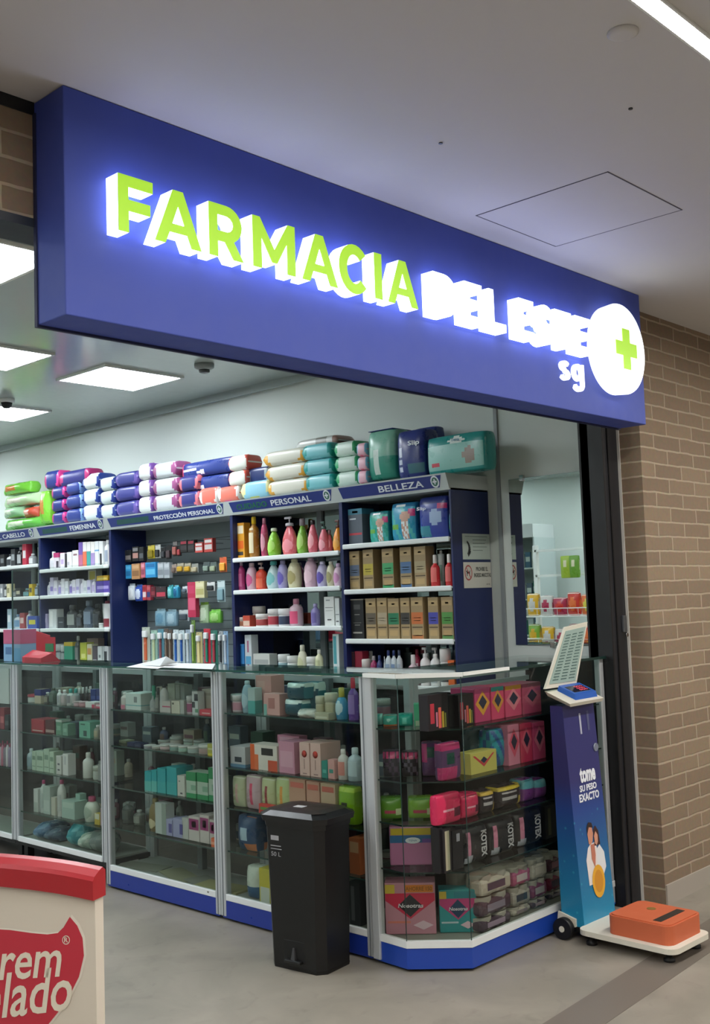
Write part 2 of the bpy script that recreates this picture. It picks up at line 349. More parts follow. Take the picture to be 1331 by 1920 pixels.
# ================================================================== THE SIGN
SX0, SX1, SY0, SY1, SZ0, SZ1 = 1.388, 4.247, 2.235, 2.372, 2.103, 2.677
sg = empty('shop_sign', (SX0, SY0, SZ0)); tag(sg, 'long blue box sign with lit letters FARMACIA DEL ESTE above the shop front', 'sign')
SIGNB = mat('#4052ac', 0.6)
MB().box(0, SX1-SX0, 0, SY1-SY0, 0, SZ1-SZ0, SIGNB, 0.003).build('sign_box', sg)
MB().box(-0.004, SX1-SX0+0.002, SY1-SY0-0.012, SY1-SY0, -0.006, SZ1-SZ0-0.03, mat('#1b2148', 0.6)).build('back_frame', sg)
T = 0.225
def gl(ch):
    if ch == 'F': return [[(0,0),(T*1.3,0),(T*1.3,.38),(.92,.38),(.92,.58),(T*1.3,.58),(T*1.3,.8),(1,.8),(1,1),(0,1)]]
    if ch == 'E': return [[(0,0),(1,0),(1,.2),(.3,.2),(.3,.405),(.9,.405),(.9,.6),(.3,.6),(.3,.8),(1,.8),(1,1),(0,1)]]
    if ch == 'L': return [[(0,0),(1,0),(1,.2),(.3,.2),(.3,1),(0,1)]]
    if ch == 'I': return [[(0,0),(1,0),(1,1),(0,1)]]
    if ch == 'T': return [[(.35,0),(.65,0),(.65,.8),(1,.8),(1,1),(0,1),(0,.8),(.35,.8)]]
    if ch == 'A': return [[(0,0),(.22,0),(.31,.22),(.69,.22),(.78,0),(1,0),(.61,1),(.39,1)], [(.37,.38),(.5,.72),(.63,.38)]]
    if ch == 'M': return [[(0,0),(.2,0),(.2,.6),(.44,.16),(.56,.16),(.8,.6),(.8,0),(1,0),(1,1),(.83,1),(.5,.42),(.17,1),(0,1)]]
    if ch == 'R': return [[(0,0),(.25,0),(.25,.3),(.45,.3),(.7,0),(1,0)] + [(.72,.34)] + arc(.5,.65,.46,.35,-55,90,10) + [(0,1)], [(.25,.5),(.5,.5)] + arc(.5,.65,.2,.15,-80,80,6) + [(.5,.8),(.25,.8)]]
    if ch == 'D': return [[(0,0),(.45,0)] + arc(.45,.5,.55,.5,-90,90,14) + [(0,1)], [(.28,.2),(.45,.2)] + arc(.45,.5,.26,.3,-90,90,10) + [(.28,.8)]]
    if ch == 'C': return [arc(.55,.5,.55,.53,42,318,20) + arc(.55,.5,.27,.31,318,42,20)]
    if ch == 'S':
        c = arc(.5,.74,.34,.18,25,265,10) + arc(.5,.27,.36,.2,85,-155,10); L, Rr = [], []
        for i, p in enumerate(c):
            a = Vector(c[max(i-1,0)]); b = Vector(c[min(i+1,len(c)-1)]); t = (b-a).normalized(); n = Vector((-t.y*1.2, t.x))*0.1
            L.append((p[0]+n.x, p[1]+n.y)); Rr.append((p[0]-n.x, p[1]-n.y))
        return [L+Rr[::-1]]
GREENF = mat('#9ccf2e', 0.4, 0, 0.75); LITW = mat('#ccd8ff', 0.4, 0, LETTER_E)
def sign_letter(ch, x0, x1, white, z0=2.326, z1=2.472, dep=0.05):
    o = [[(x0-SX0+(x1-x0)*p[0], z0-SZ0+(z1-z0)*p[1]) for p in q] for q in gl(ch)]
    l = bm_obj('letter', shape2d(o, dep, None), [LITW], sg); l['label'] = ('white lit letter ' if white else 'green faced lit letter ')+ch
    if not white:
        bm = shape2d(o, 0.002, None)
        for v in bm.verts: v.co.y -= dep
        f = bm_obj('letter_face', bm, [GREENF], l); f['label'] = 'green letter face'
for ch, a, b in (('F',1.508,1.613),('A',1.618,1.768),('R',1.795,1.915),('M',1.95,2.112),('A',2.138,2.286),('C',2.294,2.418),('I',2.453,2.487),('A',2.514,2.661)): sign_letter(ch, a, b, False)
for ch, a, b in (('D',2.745,2.875),('E',2.915,3.015),('L',3.055,3.155),('E',3.24,3.335),('S',3.355,3.47),('T',3.48,3.595),('E',3.625,3.735)): sign_letter(ch, a, b, True)
def stroke(c, hw, ax=1.0):
    L, Rr = [], []
    for i, p in enumerate(c):
        a = Vector(c[max(i-1,0)]); b = Vector(c[min(i+1,len(c)-1)]); t = (b-a).normalized(); n = Vector((-t.y*ax, t.x))*hw; L.append((p[0]+n.x, p[1]+n.y)); Rr.append((p[0]-n.x, p[1]-n.y))
    return L+Rr[::-1]
def small_letter(outl, x0, x1, z0, z1):
    o = [[(x0-SX0+(x1-x0)*p[0], z0-SZ0+(z1-z0)*p[1]) for p in q] for q in outl]
    l = bm_obj('letter', shape2d(o, 0.014, None), [mat('#f4f8ff', 0.4, 0, 1.2)], sg); l['label'] = 'small white lit letter'
small_letter(gl('S'), 3.563, 3.632, 2.218, 2.292)
small_letter([arc(.47,.68,.42,.32,0,360,20)[:-1], arc(.47,.68,.21,.17,0,360,16)[:-1]], 3.650, 3.738, 2.185, 2.293)
small_letter([stroke([(.86,1),(.86,.3)]+arc(.5,.26,.36,.20,0,-150,10), .085, 1.0)], 3.650, 3.738, 2.185, 2.293)
o = MB(); o.lathe([(0.185, 0), (0.19, 0.05), (0.188, 0.056)], mat('#f4f8ff', 0.4, 0, 1.35), 56, axis='y'); 
disc = o.build('round_emblem', sg); disc.location = (3.973-SX0, 0, 2.387-SZ0); disc.rotation_euler = (PI, 0, 0)
for v in disc.data.vertices: v.co.y = v.co.y
disc.rotation_euler = (0, 0, PI)
cx_, cz_ = 4.005-SX0, 2.39-SZ0; c0, c1 = 0.029, 0.085
cr = [(cx_-c0, cz_-c1),(cx_+c0,cz_-c1),(cx_+c0,cz_-c0),(cx_+c1,cz_-c0),(cx_+c1,cz_+c0),(cx_+c0,cz_+c0),(cx_+c0,cz_+c1),(cx_-c0,cz_+c1),(cx_-c0,cz_+c0),(cx_-c1,cz_+c0),(cx_-c1,cz_-c0),(cx_-c0,cz_-c0)]
bm = shape2d([cr], 0.003, None)
for v in bm.verts: v.co.y -= 0.0565
o = bm_obj('green_cross', bm, [GREENF], sg); o['label'] = 'green cross on white disc'

# ================================================================== PRODUCT KIT (local frame: base centre at origin, front faces -y)
ORD = ['first','second','third','fourth','fifth','sixth','seventh','eighth','ninth','tenth','eleventh','twelfth','thirteenth','fourteenth','fifteenth','sixteenth','seventeenth','eighteenth','nineteenth','twentieth']
def carton(w, h, d, body, marks=(), nm='carton', bev=0.0012):
    mb = MB(); mb.box(-w/2, w/2, -d/2, d/2, 0, h, mat(body), bev)
    for q in marks:     # (u0,u1,v0,v1,colour)
        mb.box(-w/2+w*q[0], -w/2+w*q[1], -d/2-0.0006, -d/2+0.0002, h*q[2], h*q[3], mat(q[4]))
        if q[0] <= 0.02 and q[1] >= 0.98:
            mb.box(w/2-0.0002, w/2+0.0006, -d/2, d/2, h*q[2], h*q[3], mat(q[4]))
    return mb.build(nm)
def diamond(mb, cx, cz, rx, rz, y, m):
    k = mb.mi(m); vs = [mb.bm.verts.new(p) for p in ((cx-rx,y,cz),(cx,y,cz-rz),(cx+rx,y,cz),(cx,y,cz+rz))]
    mb.bm.faces.new(vs).material_index = k
def bottle(w, h, body, cap, label=None, kind='round', capf=0.16, lab=(0.15, 0.6), d=None, nm='bottle', labw=0.7):
    e = empty(nm, (0,0,0)); r = w/2; d = d or min(w, 0.06); sy = d/w
    hb = h*(1-capf); mb = MB(); bmt = mat(body, 0.25)
    if kind == 'drop': pf = [(r*.72,0),(r*.8,h*.01),(r*.97,hb*.18),(r,hb*.34),(r*.9,hb*.58),(r*.66,hb*.8),(r*.42,hb*.93),(r*.3,hb)]
    elif kind == 'oval': pf = [(r*.78,0),(r*.86,h*.01),(r*.98,hb*.3),(r,hb*.5),(r*.92,hb*.75),(r*.66,hb*.93),(r*.4,hb)]
    elif kind == 'tube': pf = [(r*.75,0),(r*.8,h*.01),(r*.85,hb*.3),(r*.95,hb*.75),(r,hb)]
    else: pf = [(r*.92,0),(r,h*.015),(r,hb*.78),(r*.85,hb*.88),(r*.45,hb*.96),(r*.42,hb)]
    mb.lathe(pf, bmt, 18, sy=sy); mb.build('body', e)
    c = MB(); cm = mat(cap, 0.3)
    if kind == 'pump' or cap == 'pump': pass
    if kind == 'tube':      # tube standing on its cap: cap at the bottom, flat seam on top handled by shape
        c.lathe([(r*.8,0),(r*.8,-0.001)], cm, 12, sy=sy)
    c.lathe([(r*.42,hb),(r*.46,hb+0.001),(r*.44,h*.985),(r*.3,h)], cm, 14, sy=max(sy,0.8)); c.build('cap', e)
    if label:
        m = MB(); lm = mat(label, 0.4); n = 10; z0, z1 = h*lab[0], h*lab[1]; k = m.mi(lm); rows = []
        def rad(z):
            for i in range(len(pf)-1):
                if pf[i][1] <= z <= pf[i+1][1]:
                    t = (z-pf[i][1])/max(1e-6, pf[i+1][1]-pf[i][1]); return pf[i][0]+(pf[i+1][0]-pf[i][0])*t
            return pf[-1][0]
        for zz in [z0+(z1-z0)*i/4 for i in range(5)]:
            a0 = labw*1.25; tt = (zz-z0)/(z1-z0); wv = math.sqrt(max(0.05, 1-(2*tt-1)**2)) if kind in ('drop','oval') else 1
            rows.append([m.bm.verts.new(((rad(zz)+.0006)*math.sin(a), -(rad(zz)+.0006)*math.cos(a)*sy-.0004, zz)) for a in [(-a0+2*a0*i/n)*wv for i in range(n+1)]])
        for j in range(4):
            for i in range(n): f = m.bm.faces.new((rows[j][i],rows[j][i+1],rows[j+1][i+1],rows[j+1][i])); f.material_index = k; f.smooth = True
        m.build('label', e)
    return e
def pump(w, h, body, head, label=None, kind='round', nm='pump_bottle', lab=(0.1, 0.5)):
    e = bottle(w, h*0.84, body, head, label, kind, 0.1, lab, nm=nm)
    hm = mat(head, 0.3); p = MB(); hh = h*0.84
    p.rod((0,0,hh-0.002), (0,0,h-0.006), 0.0035, hm); p.box(-w*.32, w*.12, -0.006, 0.006, h-0.012, h, hm, 0.002)
    p.build('pump_head', e); return e
def jar(w, h, body, lid, label=None, nm='cream_jar'):
    e = empty(nm, (0,0,0)); r = w/2; m = MB(); bmt = mat(body, 0.3); lm = mat(label, 0.4) if label else bmt
    m.lathe([(r*.9,0),(r*.96,h*.05),(r*.97,h*.12),(r*.97,h*.58,lm),(r*.9,h*.64),(r*.9,h*.68)], bmt, 18); m.build('body', e)
    l = MB(); l.lathe([(r,h*.66),(r,h*.96),(r*.94,h)], mat(lid, 0.3), 18); l.build('lid', e); return e
def softpack(w, h, d, cols, pat, nm='soft_pack', bul=0.12, n=12, wr=0.0):
    """plump plastic-wrapped pack: cols list of colours, pat(u,v,face)->index"""
    bm = bmesh.new(); ms = [mat(c, 0.28) for c in cols]; rnd = random.Random(hash((round(w,3), round(h,3), cols[0])) & 0xffff)
    ny = 5; verts = {}
    def sp(i, m, e=.94): return -1 if i == 0 else (1 if i == m else -e+2*e*(i-1)/(m-2))
    def P(i, j, k):
        key = (i, j, k)
        if key not in verts:
            a, b, c = sp(i, n), sp(j, ny, .86), sp(k, n)
            X = a*(1-0.05*abs(b)**6-0.03*abs(c)**6); Z = c*(1-0.03*abs(a)**6-0.05*abs(b)**6)
            Yv = b*(1-bul+bul*2*(1-a*a)*(1-c*c)) * (1-0.16*abs(a)**5)*(1-0.16*abs(c)**5)
            wv = wr*math.sin(7*a+3*c+rnd.random())*0.5
            verts[key] = bm.verts.new((X*w/2, Yv*d/2+wv*0.01, (Z+1)*h/2*1.0))
        return verts[key]
    def F(a, b, c, e, u, v, face):
        f = bm.faces.new((a, b, c, e)); f.material_index = pat(u, v, face); f.smooth = True
    for i in range(n):
        for k in range(n):
            F(P(i,0,k),P(i+1,0,k),P(i+1,0,k+1),P(i,0,k+1),(i+.5)/n,(k+.5)/n,'F')
            F(P(i+1,ny,k),P(i,ny,k),P(i,ny,k+1),P(i+1,ny,k+1),(i+.5)/n,(k+.5)/n,'B')
        for j in range(ny):
            F(P(i+1,j,0),P(i,j,0),P(i,j+1,0),P(i+1,j+1,0),(i+.5)/n,(j+.5)/ny,'D')
            F(P(i,j,n),P(i+1,j,n),P(i+1,j+1,n),P(i,j+1,n),(i+.5)/n,(j+.5)/ny,'T')
    for k in range(n):
        for j in range(ny):
            F(P(n,j,k),P(n,j+1,k),P(n,j+1,k+1),P(n,j,k+1),(j+.5)/ny,(k+.5)/n,'S')
            F(P(0,j+1,k),P(0,j,k),P(0,j,k+1),P(0,j+1,k+1),(j+.5)/ny,(k+.5)/n,'S')
    me = bpy.data.meshes.new(nm); bm.to_mesh(me); bm.free()
    for m in ms: me.materials.append(m)
    o = bpy.data.objects.new(nm, me); COL.objects.link(o); return o
def wipes(w, h, d, cols, pat, nm='wipes_pack'):
    """flow-wrapped pack lying flat, crimped at both ends (left/right)"""
    bm = bmesh.new(); n, m = 16, 16; ms = [mat(c, 0.3) for c in cols]; rows = []
    for i in range(n+1):
        a = 2*i/n-1; t = max(0.02, (1-abs(a)**12))**0.5; t = 0.10 if i in (0, n) else t
        ring = []
        for k in range(m):
            th = 2*PI*k/m + PI/m; c, s = math.cos(th), math.sin(th); q = 0.45
            yy = math.copysign(abs(c)**q, c); zz = math.copysign(abs(s)**q, s)
            ring.append(bm.verts.new((a*w/2, yy*d/2*(0.9+0.1*(1-abs(a)**4))*(1 if i not in (0, n) else 1.0), h/2 + zz*h/2*t)))
        rows.append(ring)
    for i in range(n):
        for k in range(m):
            f = bm.faces.new((rows[i][k], rows[i+1][k], rows[i+1][(k+1)%m], rows[i][(k+1)%m])); f.smooth = True
            f.material_index = pat((i+.5)/n, k/m)
    bm.faces.new(rows[0]); bm.faces.new(rows[-1][::-1]); bmesh.ops.recalc_face_normals(bm, faces=bm.faces)
    me = bpy.data.meshes.new(nm); bm.to_mesh(me); bm.free()
    for x in ms: me.materials.append(x)
    o = bpy.data.objects.new(nm, me); COL.objects.link(o); return o
def blister(w, h, card, goods, top=None, nm='hanging_pack'):
    """carded pack: card, plastic bubble with goods; hangs from a hook through its header"""
    e = empty(nm, (0,0,0)); MB().box(-w/2, w/2, -0.0015, 0.0015, 0, h, mat(card), 0.001).build('card', e)
    MB().box(-w*.38, w*.38, -0.016, -0.0015, h*.08, h*.62, mat(goods, 0.2), 0.006).build('goods', e)
    if top: MB().box(-w*.46, w*.46, -0.0022, -0.0015, h*.7, h*.96, mat(top)).build('header_print', e)
    return e
def mix_colors(o, lst): pass

GENERIC_CAT = {'carton':'box'}
def place(o, P, rz, label, cat, group):
    o.location = (P[0], P[1], P[2]); o.rotation_euler = (0, 0, rz)
    tag(o, label, cat, group)
    return o

class Row:
    """a shelf row: pixel bounds of each thing are read on the plane of the shelf's front"""
    def __init__(s, K, zb, where, mode='W', plane=4.135, dmax=0.2):
        s.K = K; s.zb = zb; s.where = where; s.mode = mode; s.plane = plane; s.items = []; s.dmax = dmax
    def add(s, u0, u1, v, desc, cat, make, dep=None, back=0.0, zb=None, vb=None, rot=0):
        k, ox, oy = s.K; px0, px1, py = u0/k+ox, u1/k+ox, v/k+oy
        pxc = (px0+px1)/2; zb = s.zb if zb is None else zb
        if s.mode == 'W':
            X = s.plane+back; ya, yb = y_of(px0, X, zb+0.05), y_of(px1, X, zb+0.05); w = abs(ya-yb); C = (X, (ya+yb)/2); rz = -PI/2; nrm = (1, 0)
        elif s.mode == 'F':
            Y = s.plane+back; xa, xb = x_of(px0, Y, zb+0.05), x_of(px1, Y, zb+0.05); w = abs(xb-xa); C = ((xa+xb)/2, Y); rz = 0; nrm = (0, 1)
        else:       # chamfered corner line from A to B
            A, B = Vector(s.plane[0]), Vector(s.plane[1]); dv = (B-A).normalized(); nv = Vector((-dv.y, dv.x)); 
            if nv.x < 0: nv = -nv
            A = A+nv*back
            def hit(px):
                n = RR*FPX - WW*(px-CX); t = -(n.x*A.x+n.y*A.y+n.z*(zb+0.05-CAM_H))/(n.x*dv.x+n.y*dv.y); return A+dv*t
            a, b = hit(px0), hit(px1); w = (a-b).length; C = ((a.x+b.x)/2, (a.y+b.y)/2); rz = math.atan2(dv.y, dv.x); nrm = (nv.x, nv.y)
        if vb is not None: zb = z_at(C, pxc, vb/k+oy)
        h = max(0.012, z_at(C, pxc, py)-zb)
        d = dep if dep else min(max(w*0.9, 0.03), s.dmax)
        s.items.append((pxc, desc, cat, make, w, h, d, (C[0]+nrm[0]*d/2, C[1]+nrm[1]*d/2, zb), rz+rot))
    def done(s, group):
        s.items.sort(key=lambda q: q[0]); n = len(s.items)
        for i, (pxc, desc, cat, make, w, h, d, P, rz) in enumerate(s.items):
            o = make(w*0.97, h, d)
            pos = f'{ORD[i]} from left' if i <= n-2 else 'rightmost'
            place(o, P, rz, f'{desc}, {pos} {s.where}', cat, group)
# shorthands returning makers
def C_(body, *marks, nm='carton'): return lambda w, h, d: carton(w, h, d, body, marks, nm)
def B_(body, cap, label=None, kind='round', capf=0.16, lab=(0.15,0.6), nm='bottle', labw=0.7): return lambda w, h, d: bottle(w, h, body, cap, label, kind, capf, lab, d=min(d, w), nm=nm, labw=labw)
def P_(body, head, label=None, kind='round'): return lambda w, h, d: pump(w, h, body, head, label, kind)
def J_(body, lid, label=None): return lambda w, h, d: jar(w, h, body, lid, label)
# ================================================================== WALL SHELVING
XF, ZT = 4.10, 1.985
bays = [  # y near, y far, name, shelf heights, text, text range (fraction from far end), green text
 (3.209, 3.954, 'BELLEZA', [0.95, 1.180, 1.437, 1.675], 'BELLEZA', (0.40, 0.80), None),
 (3.954, 4.850, 'PERSONAL', [0.98, 1.249, 1.460, 1.647], 'PERSONAL', (0.42, 0.78), 'CUIDADO'),
 (4.850, 6.100, 'PROTECCION PERSONAL', [1.0], 'PROTECCIÓN PERSONAL', (0.42, 0.90), 'ELEMENTOS'),
 (6.100, 6.995, 'FEMENINA', [1.0, 1.250, 1.485, 1.672], 'FEMENINA', (0.50, 0.85), 'HIGIENE'),
 (6.995, 8.150, 'DEL CABELLO', [1.0, 1.250, 1.485, 1.718], 'DEL CABELLO', (0.45, 0.86), 'CUIDADO'),
]
HDRB = mat('#22337c', 0.35); TXTW = mat('#dfe5ec', 0.4); TXTG = mat('#1d6b46', 0.45); GRYW = mat('#b9c2c2', 0.5)
for (ya, yb, nm, zs, txt, tr, gtx) in bays:
    W_ = yb-ya; e = empty('display_shelf', (XF, (ya+yb)/2, 0), -PI/2); dp = XW-XF-0.002
    tag(e, f'navy and white wall shelving bay with header reading {txt}', 'shelf', 'wall shelving bays')
    hw = W_/2; t = 0.012
    for sx in (-1, 1):
        p = MB(); x0 = sx*hw; x1 = sx*(hw-t); p.box(x0, x1, 0, dp, 0, 1.915, NAVY, 0.001); p.build('side_panel', e)
    if 'PROTEC' in nm:
        b = MB(); gm = mat('#7d898b', 0.45); gd = mat('#4c5658', 0.5); b.box(-hw+t, hw-t, dp-0.02, dp, 0.3, 1.915, gm)
        for i in range(12): b.box(-hw+t, hw-t, dp-0.0215, dp-0.02, 0.98+i*0.075, 0.986+i*0.075, gd)
        b.build('slatted_back', e)
    else:
        MB().box(-hw+t, hw-t, dp-0.006, dp, 0.3, 1.915, BACKMIRROR).build('mirror_back', e)
        MB().box(-0.02, 0.02, dp-0.02, dp-0.006, 0.3, 1.915, mat('#7f898b', 0.4)).build('upright', e)
    bc = MB(); dg = mat('#34373b', .5); dl = mat('#1c1e20', .5); bc.box(-hw+t, hw-t, .03, dp-.02, 0, .90, dg)
    for q in range(1, 5): bc.box(-hw+t, hw-t, .029, .03, q*.2-.004, q*.2, dl)
    bc.build('base_cabinet', e)
    for z in zs:
        s = MB(); s.box(-hw+t, hw-t, 0.0, dp-0.01, z-0.008, z, SHELFW).box(-hw+t+0.002, hw-t-0.002, -0.012, 0.0, z-0.022, z+0.004, SHELFW, 0.006)
        s.build('shelf', e)
    # header: slanted fascia + roof
    hd = MB(); a, b = -hw, hw; hz0, hz1 = 1.905, ZT
    hd.hexa([(a,-0.008,hz0),(b,-0.008,hz0),(b,dp,hz0),(a,dp,hz0),(a,-0.036,hz1),(b,-0.036,hz1),(b,dp,hz1),(a,dp,hz1)], GRYW)
    hdr = hd.build('header', e)
    def fn(x, y, z, a=hz0, b=hz1): return (x, y-0.008-0.028*(z-a)/(b-a), z)
    pm = MB(); k = pm.mi(HDRB); q = [fn(x, -0.001, z) for x, z in ((a+0.035, hz0+0.014), (b-0.055, hz0+0.014), (b-0.03, hz1-0.008), (a+0.02, hz1-0.008))]
    pm.bm.faces.new([pm.bm.verts.new(p) for p in q]).material_index = k; pm.build('header_panel', hdr)
    lettering(txt, a+W_*tr[0], a+W_*tr[1], hz0+0.024, hz1-0.024, -0.0015, TXTW, hdr, 'lettering', 0.001, 0.015, fn=fn)
    if gtx and gtx != 'CUIDADO' or nm == 'DEL CABELLO':
        gp_ = MB(); gp_.bm.faces.new([gp_.bm.verts.new(fn(x, -0.0018, z)) for x, z in ((a+W_*.09, hz0+.024), (a+W_*(tr[0]-.05), hz0+.024), (a+W_*(tr[0]-.04), hz1-.024), (a+W_*.10, hz1-.024))]).material_index = gp_.mi(mat('#1f4f4c', .5)); gp_.build('green_print_band', hdr)
    elif gtx: lettering(gtx, a+W_*0.09, a+W_*(tr[0]-0.04), hz0+0.024, hz1-0.024, -0.0015, TXTG, hdr, 'lettering', 0.001, 0.02, fn=fn)['label'] = 'dark green lettering'
    em = MB(); n = 20; k = em.mi(TXTW); em.bm.faces.new([em.bm.verts.new(fn(b-0.075+0.026*math.cos(2*PI*i/n), -0.002, (hz0+hz1)/2+0.003+0.029*math.sin(2*PI*i/n))) for i in range(n)]).material_index = k
    k2 = em.mi(mat('#3e6e60', 0.4)); k3 = em.mi(TXTW)
    em.bm.faces.new([em.bm.verts.new(fn(b-0.075+0.019*math.cos(2*PI*i/n), -0.003, (hz0+hz1)/2+0.003+0.021*math.sin(2*PI*i/n))) for i in range(n)]).material_index = k2
    for qq in ((0.004, 0.013), (0.013, 0.004)):
        em.bm.faces.new([em.bm.verts.new(fn(b-0.075+sx*qq[0], -0.004, (hz0+hz1)/2+0.003+sz*qq[1])) for sx, sz in ((-1,-1),(1,-1),(1,1),(-1,1))]).material_index = k3
    em.build('emblem', hdr)

# two notices on the end panel of the BELLEZA bay (facing the mall)
def notice(z0, z1, label):
    e = empty('wall_notice', (4.285, 3.2085, z0)); tag(e, label, 'sign')
    MB().box(-0.112, 0.112, -0.003, 0, 0, z1-z0, mat('#aebbb4' if z0 > 1.55 else '#c4c4bb', 0.4), 0.001).build('board', e)
    return e
e = notice(1.565, 1.692, 'pale green notice with a curved black arrow on the navy end panel')
g = MB(); k = g.mi(BLACK); pts = [(-0.072, 0.088)] + arc(-0.088, 0.052, 0.03, 0.038, 70, -35, 8)
for i in range(len(pts)-1):
    a = Vector(pts[i]); b = Vector(pts[i+1]); nn = Vector((-(b-a).y, (b-a).x)).normalized()*(0.004+0.0008*i)
    g.bm.faces.new([g.bm.verts.new((q.x, -0.0035, q.y)) for q in (a-nn, b-nn, b+nn, a+nn)]).material_index = k
g.bm.faces.new([g.bm.verts.new(q) for q in ((-0.078,-0.0035,0.032),(-0.046,-0.0035,0.040),(-0.068,-0.0035,0.012))]).material_index = k
g.build('arrow', e)
g = MB()
for i, (a, b) in enumerate(((-0.09, 0.09), (-0.03, 0.08), (-0.03, 0.07), (-0.03, 0.085), (-0.03, 0.05))): g.box(a, b, -0.0036, -0.003, 0.112-0.017*i, 0.115-0.017*i, mat('#6f7d76', 0.5))
g.build('printed_lines', e)
e = notice(1.425, 1.552, 'white notice with a red no-pets circle on the navy end panel')
g = MB(); k = g.mi(mat('#a5423f', 0.4)); n = 24
for i in range(n):
    a, b = 2*PI*i/n, 2*PI*(i+1)/n
    g.bm.faces.new([g.bm.verts.new((-0.075+r_*math.cos(t)*0.8, -0.0036, 0.075+r_*math.sin(t))) for r_, t in ((0.031,a),(0.038,a),(0.038,b),(0.031,b))]).material_index = k
g.bm.faces.new([g.bm.verts.new((-0.075+x, -0.0038, 0.075+z)) for x, z in ((-0.019,0.026),(-0.015,0.028),(0.02,-0.024),(0.016,-0.028))]).material_index = k
g.build('prohibition_ring', e)
g = MB(); k = g.mi(BLACK)   # small dog silhouette
dog = [(-0.014,-0.016),(-0.009,-0.016),(-0.008,-0.004),(0.005,-0.004),(0.006,-0.016),(0.011,-0.016),(0.011,0.002),(0.017,0.012),(0.013,0.011),(0.008,0.005),(-0.008,0.005),(-0.011,0.012),(-0.018,0.009),(-0.018,0.004),(-0.013,0.003)]
g.bm.faces.new([g.bm.verts.new((-0.075+x, -0.0034, 0.075+z)) for x, z in dog]).material_index = k; g.build('dog_symbol', e)
lettering('PROHIBE EL', -0.012, 0.085, 0.083, 0.103, -0.003, mat('#3f423f', 0.5), e, t=0.0006, bold=0.02)
lettering('INGRESO MASCOTAS', -0.03, 0.108, 0.053, 0.073, -0.003, mat('#3f423f', 0.5), e, t=0.0006, bold=0.02)
lettering('ESTE', 0.07, 0.098, 0.014, 0.02, -0.003, mat('#3f423f', 0.5), e, t=0.0006)

# ================================================================== GLASS COUNTERS
XC, HC, DC = 3.11, 1.10, 0.30
ZL = [0.295, 0.495, 0.70, 0.88]
def counter(ya, yb, zl, label, plinth=True, white_top=False):
    e = empty('display_counter', (XC, (ya+yb)/2, 0), -PI/2); tag(e, label, 'display case', 'glass counters along the aisle')
    hw = (yb-ya)/2-0.0015; pw = 0.034; zb = 0.105 if plinth else 0.135
    for sx in (-1, 1):
        for y0 in (0, DC-pw):
            p = MB(); p.box(sx*hw, sx*(hw-pw), y0, y0+pw, 0.018 if (plinth or y0 > 0.1) else 0.12, HC-0.012, ALU, 0.003)
            if y0 == 0: p.box(sx*(hw-pw*0.42), sx*(hw-pw*0.58), -0.0015, 0, 0.02 if plinth else 0.12, HC-0.014, mat('#70767c', 0.4))
            p.build('post', e)
    if plinth:
        MB().box(-hw+pw*0.3, hw-pw*0.3, 0.002, 0.012, 0.012, 0.09, mat('#1b3490', 0.3)).build('plinth', e)
    else:
        g = MB()
        for sx in (-1, 1): g.box(sx*(hw-0.05), sx*(hw-0.01), 0.05, 0.09, 0, 0.12, DARK).box(sx*(hw-0.05), sx*(hw-0.01), DC-0.07, DC-0.03, 0, 0.12, DARK)
        g.box(-hw, hw, 0.004, DC, 0.10, 0.122, DARK); g.build('base_frame', e)
    MB().box(-hw+pw, hw-pw, 0.0, 0.018, zb-0.017, zb+0.010, mat('#dfe3e4', 0.35), 0.002).build('trim_strip', e)
    MB().box(-hw+pw*.5, hw-pw*.5, 0.012, DC-0.005, zb-0.014, zb-0.004, mat('#8b8f88', 0.5)).build('base_board', e)
    MB().box(-hw+pw*0.8, hw-pw*0.8, 0.007, 0.011, zb+0.01, HC-0.013, GLASS).build('glass_pane', e)
    for z in zl:
        s = MB(); s.box(-hw+0.012, hw-0.012, 0.02, DC-0.02, z-0.006, z, GLASS).box(-hw+0.012, hw-0.012, 0.0185, 0.02, z-0.006, z, mat('#2f4b45', 0.2)); s.build('glass_shelf', e)
    b = MB()  # sliding back doors, top rail
    b.box(-hw+pw, hw-pw, DC-0.014, DC-0.010, zb, HC-0.06, DARKGLASS); b.build('back_door', e)
    MB().box(-hw+pw, hw-pw, DC-0.02, DC, HC-0.07, HC-0.045, ALU).box(-hw+pw, hw-pw, DC-0.02, DC, HC-0.035, HC-0.012, ALU).build('top_rail', e)
    MB().box(-0.018, 0.018, DC-0.06, DC-0.03, zb, HC-0.05, mat('#646b6e', 0.4)).build('shelf_upright', e)
    t = MB(); t.box(-hw-0.0, hw+0.0, -0.012, DC+0.006, HC-0.011, HC-0.002, GLASS_TOP).box(-hw, hw, -0.0135, -0.012, HC-0.011, HC-0.002, mat('#1f4b42', 0.15)).build('glass_top', e)
    return e
counter(2.897, 3.816, [0.30, 0.487, 0.664, 0.905], 'aluminium framed glass counter behind the black bin, with pink and baby goods')
counter(3.816, 4.708, ZL, 'aluminium framed glass counter with the teal boxes and loose papers on its top')
counter(4.708, 5.600, [0.28, 0.505, 0.715, 0.875], 'raised glass counter without blue plinth, left of the teal box counter', False)
counter(5.600, 6.500, [0.28, 0.505, 0.715], 'glass counter at the far left edge with a white board behind its top', False)
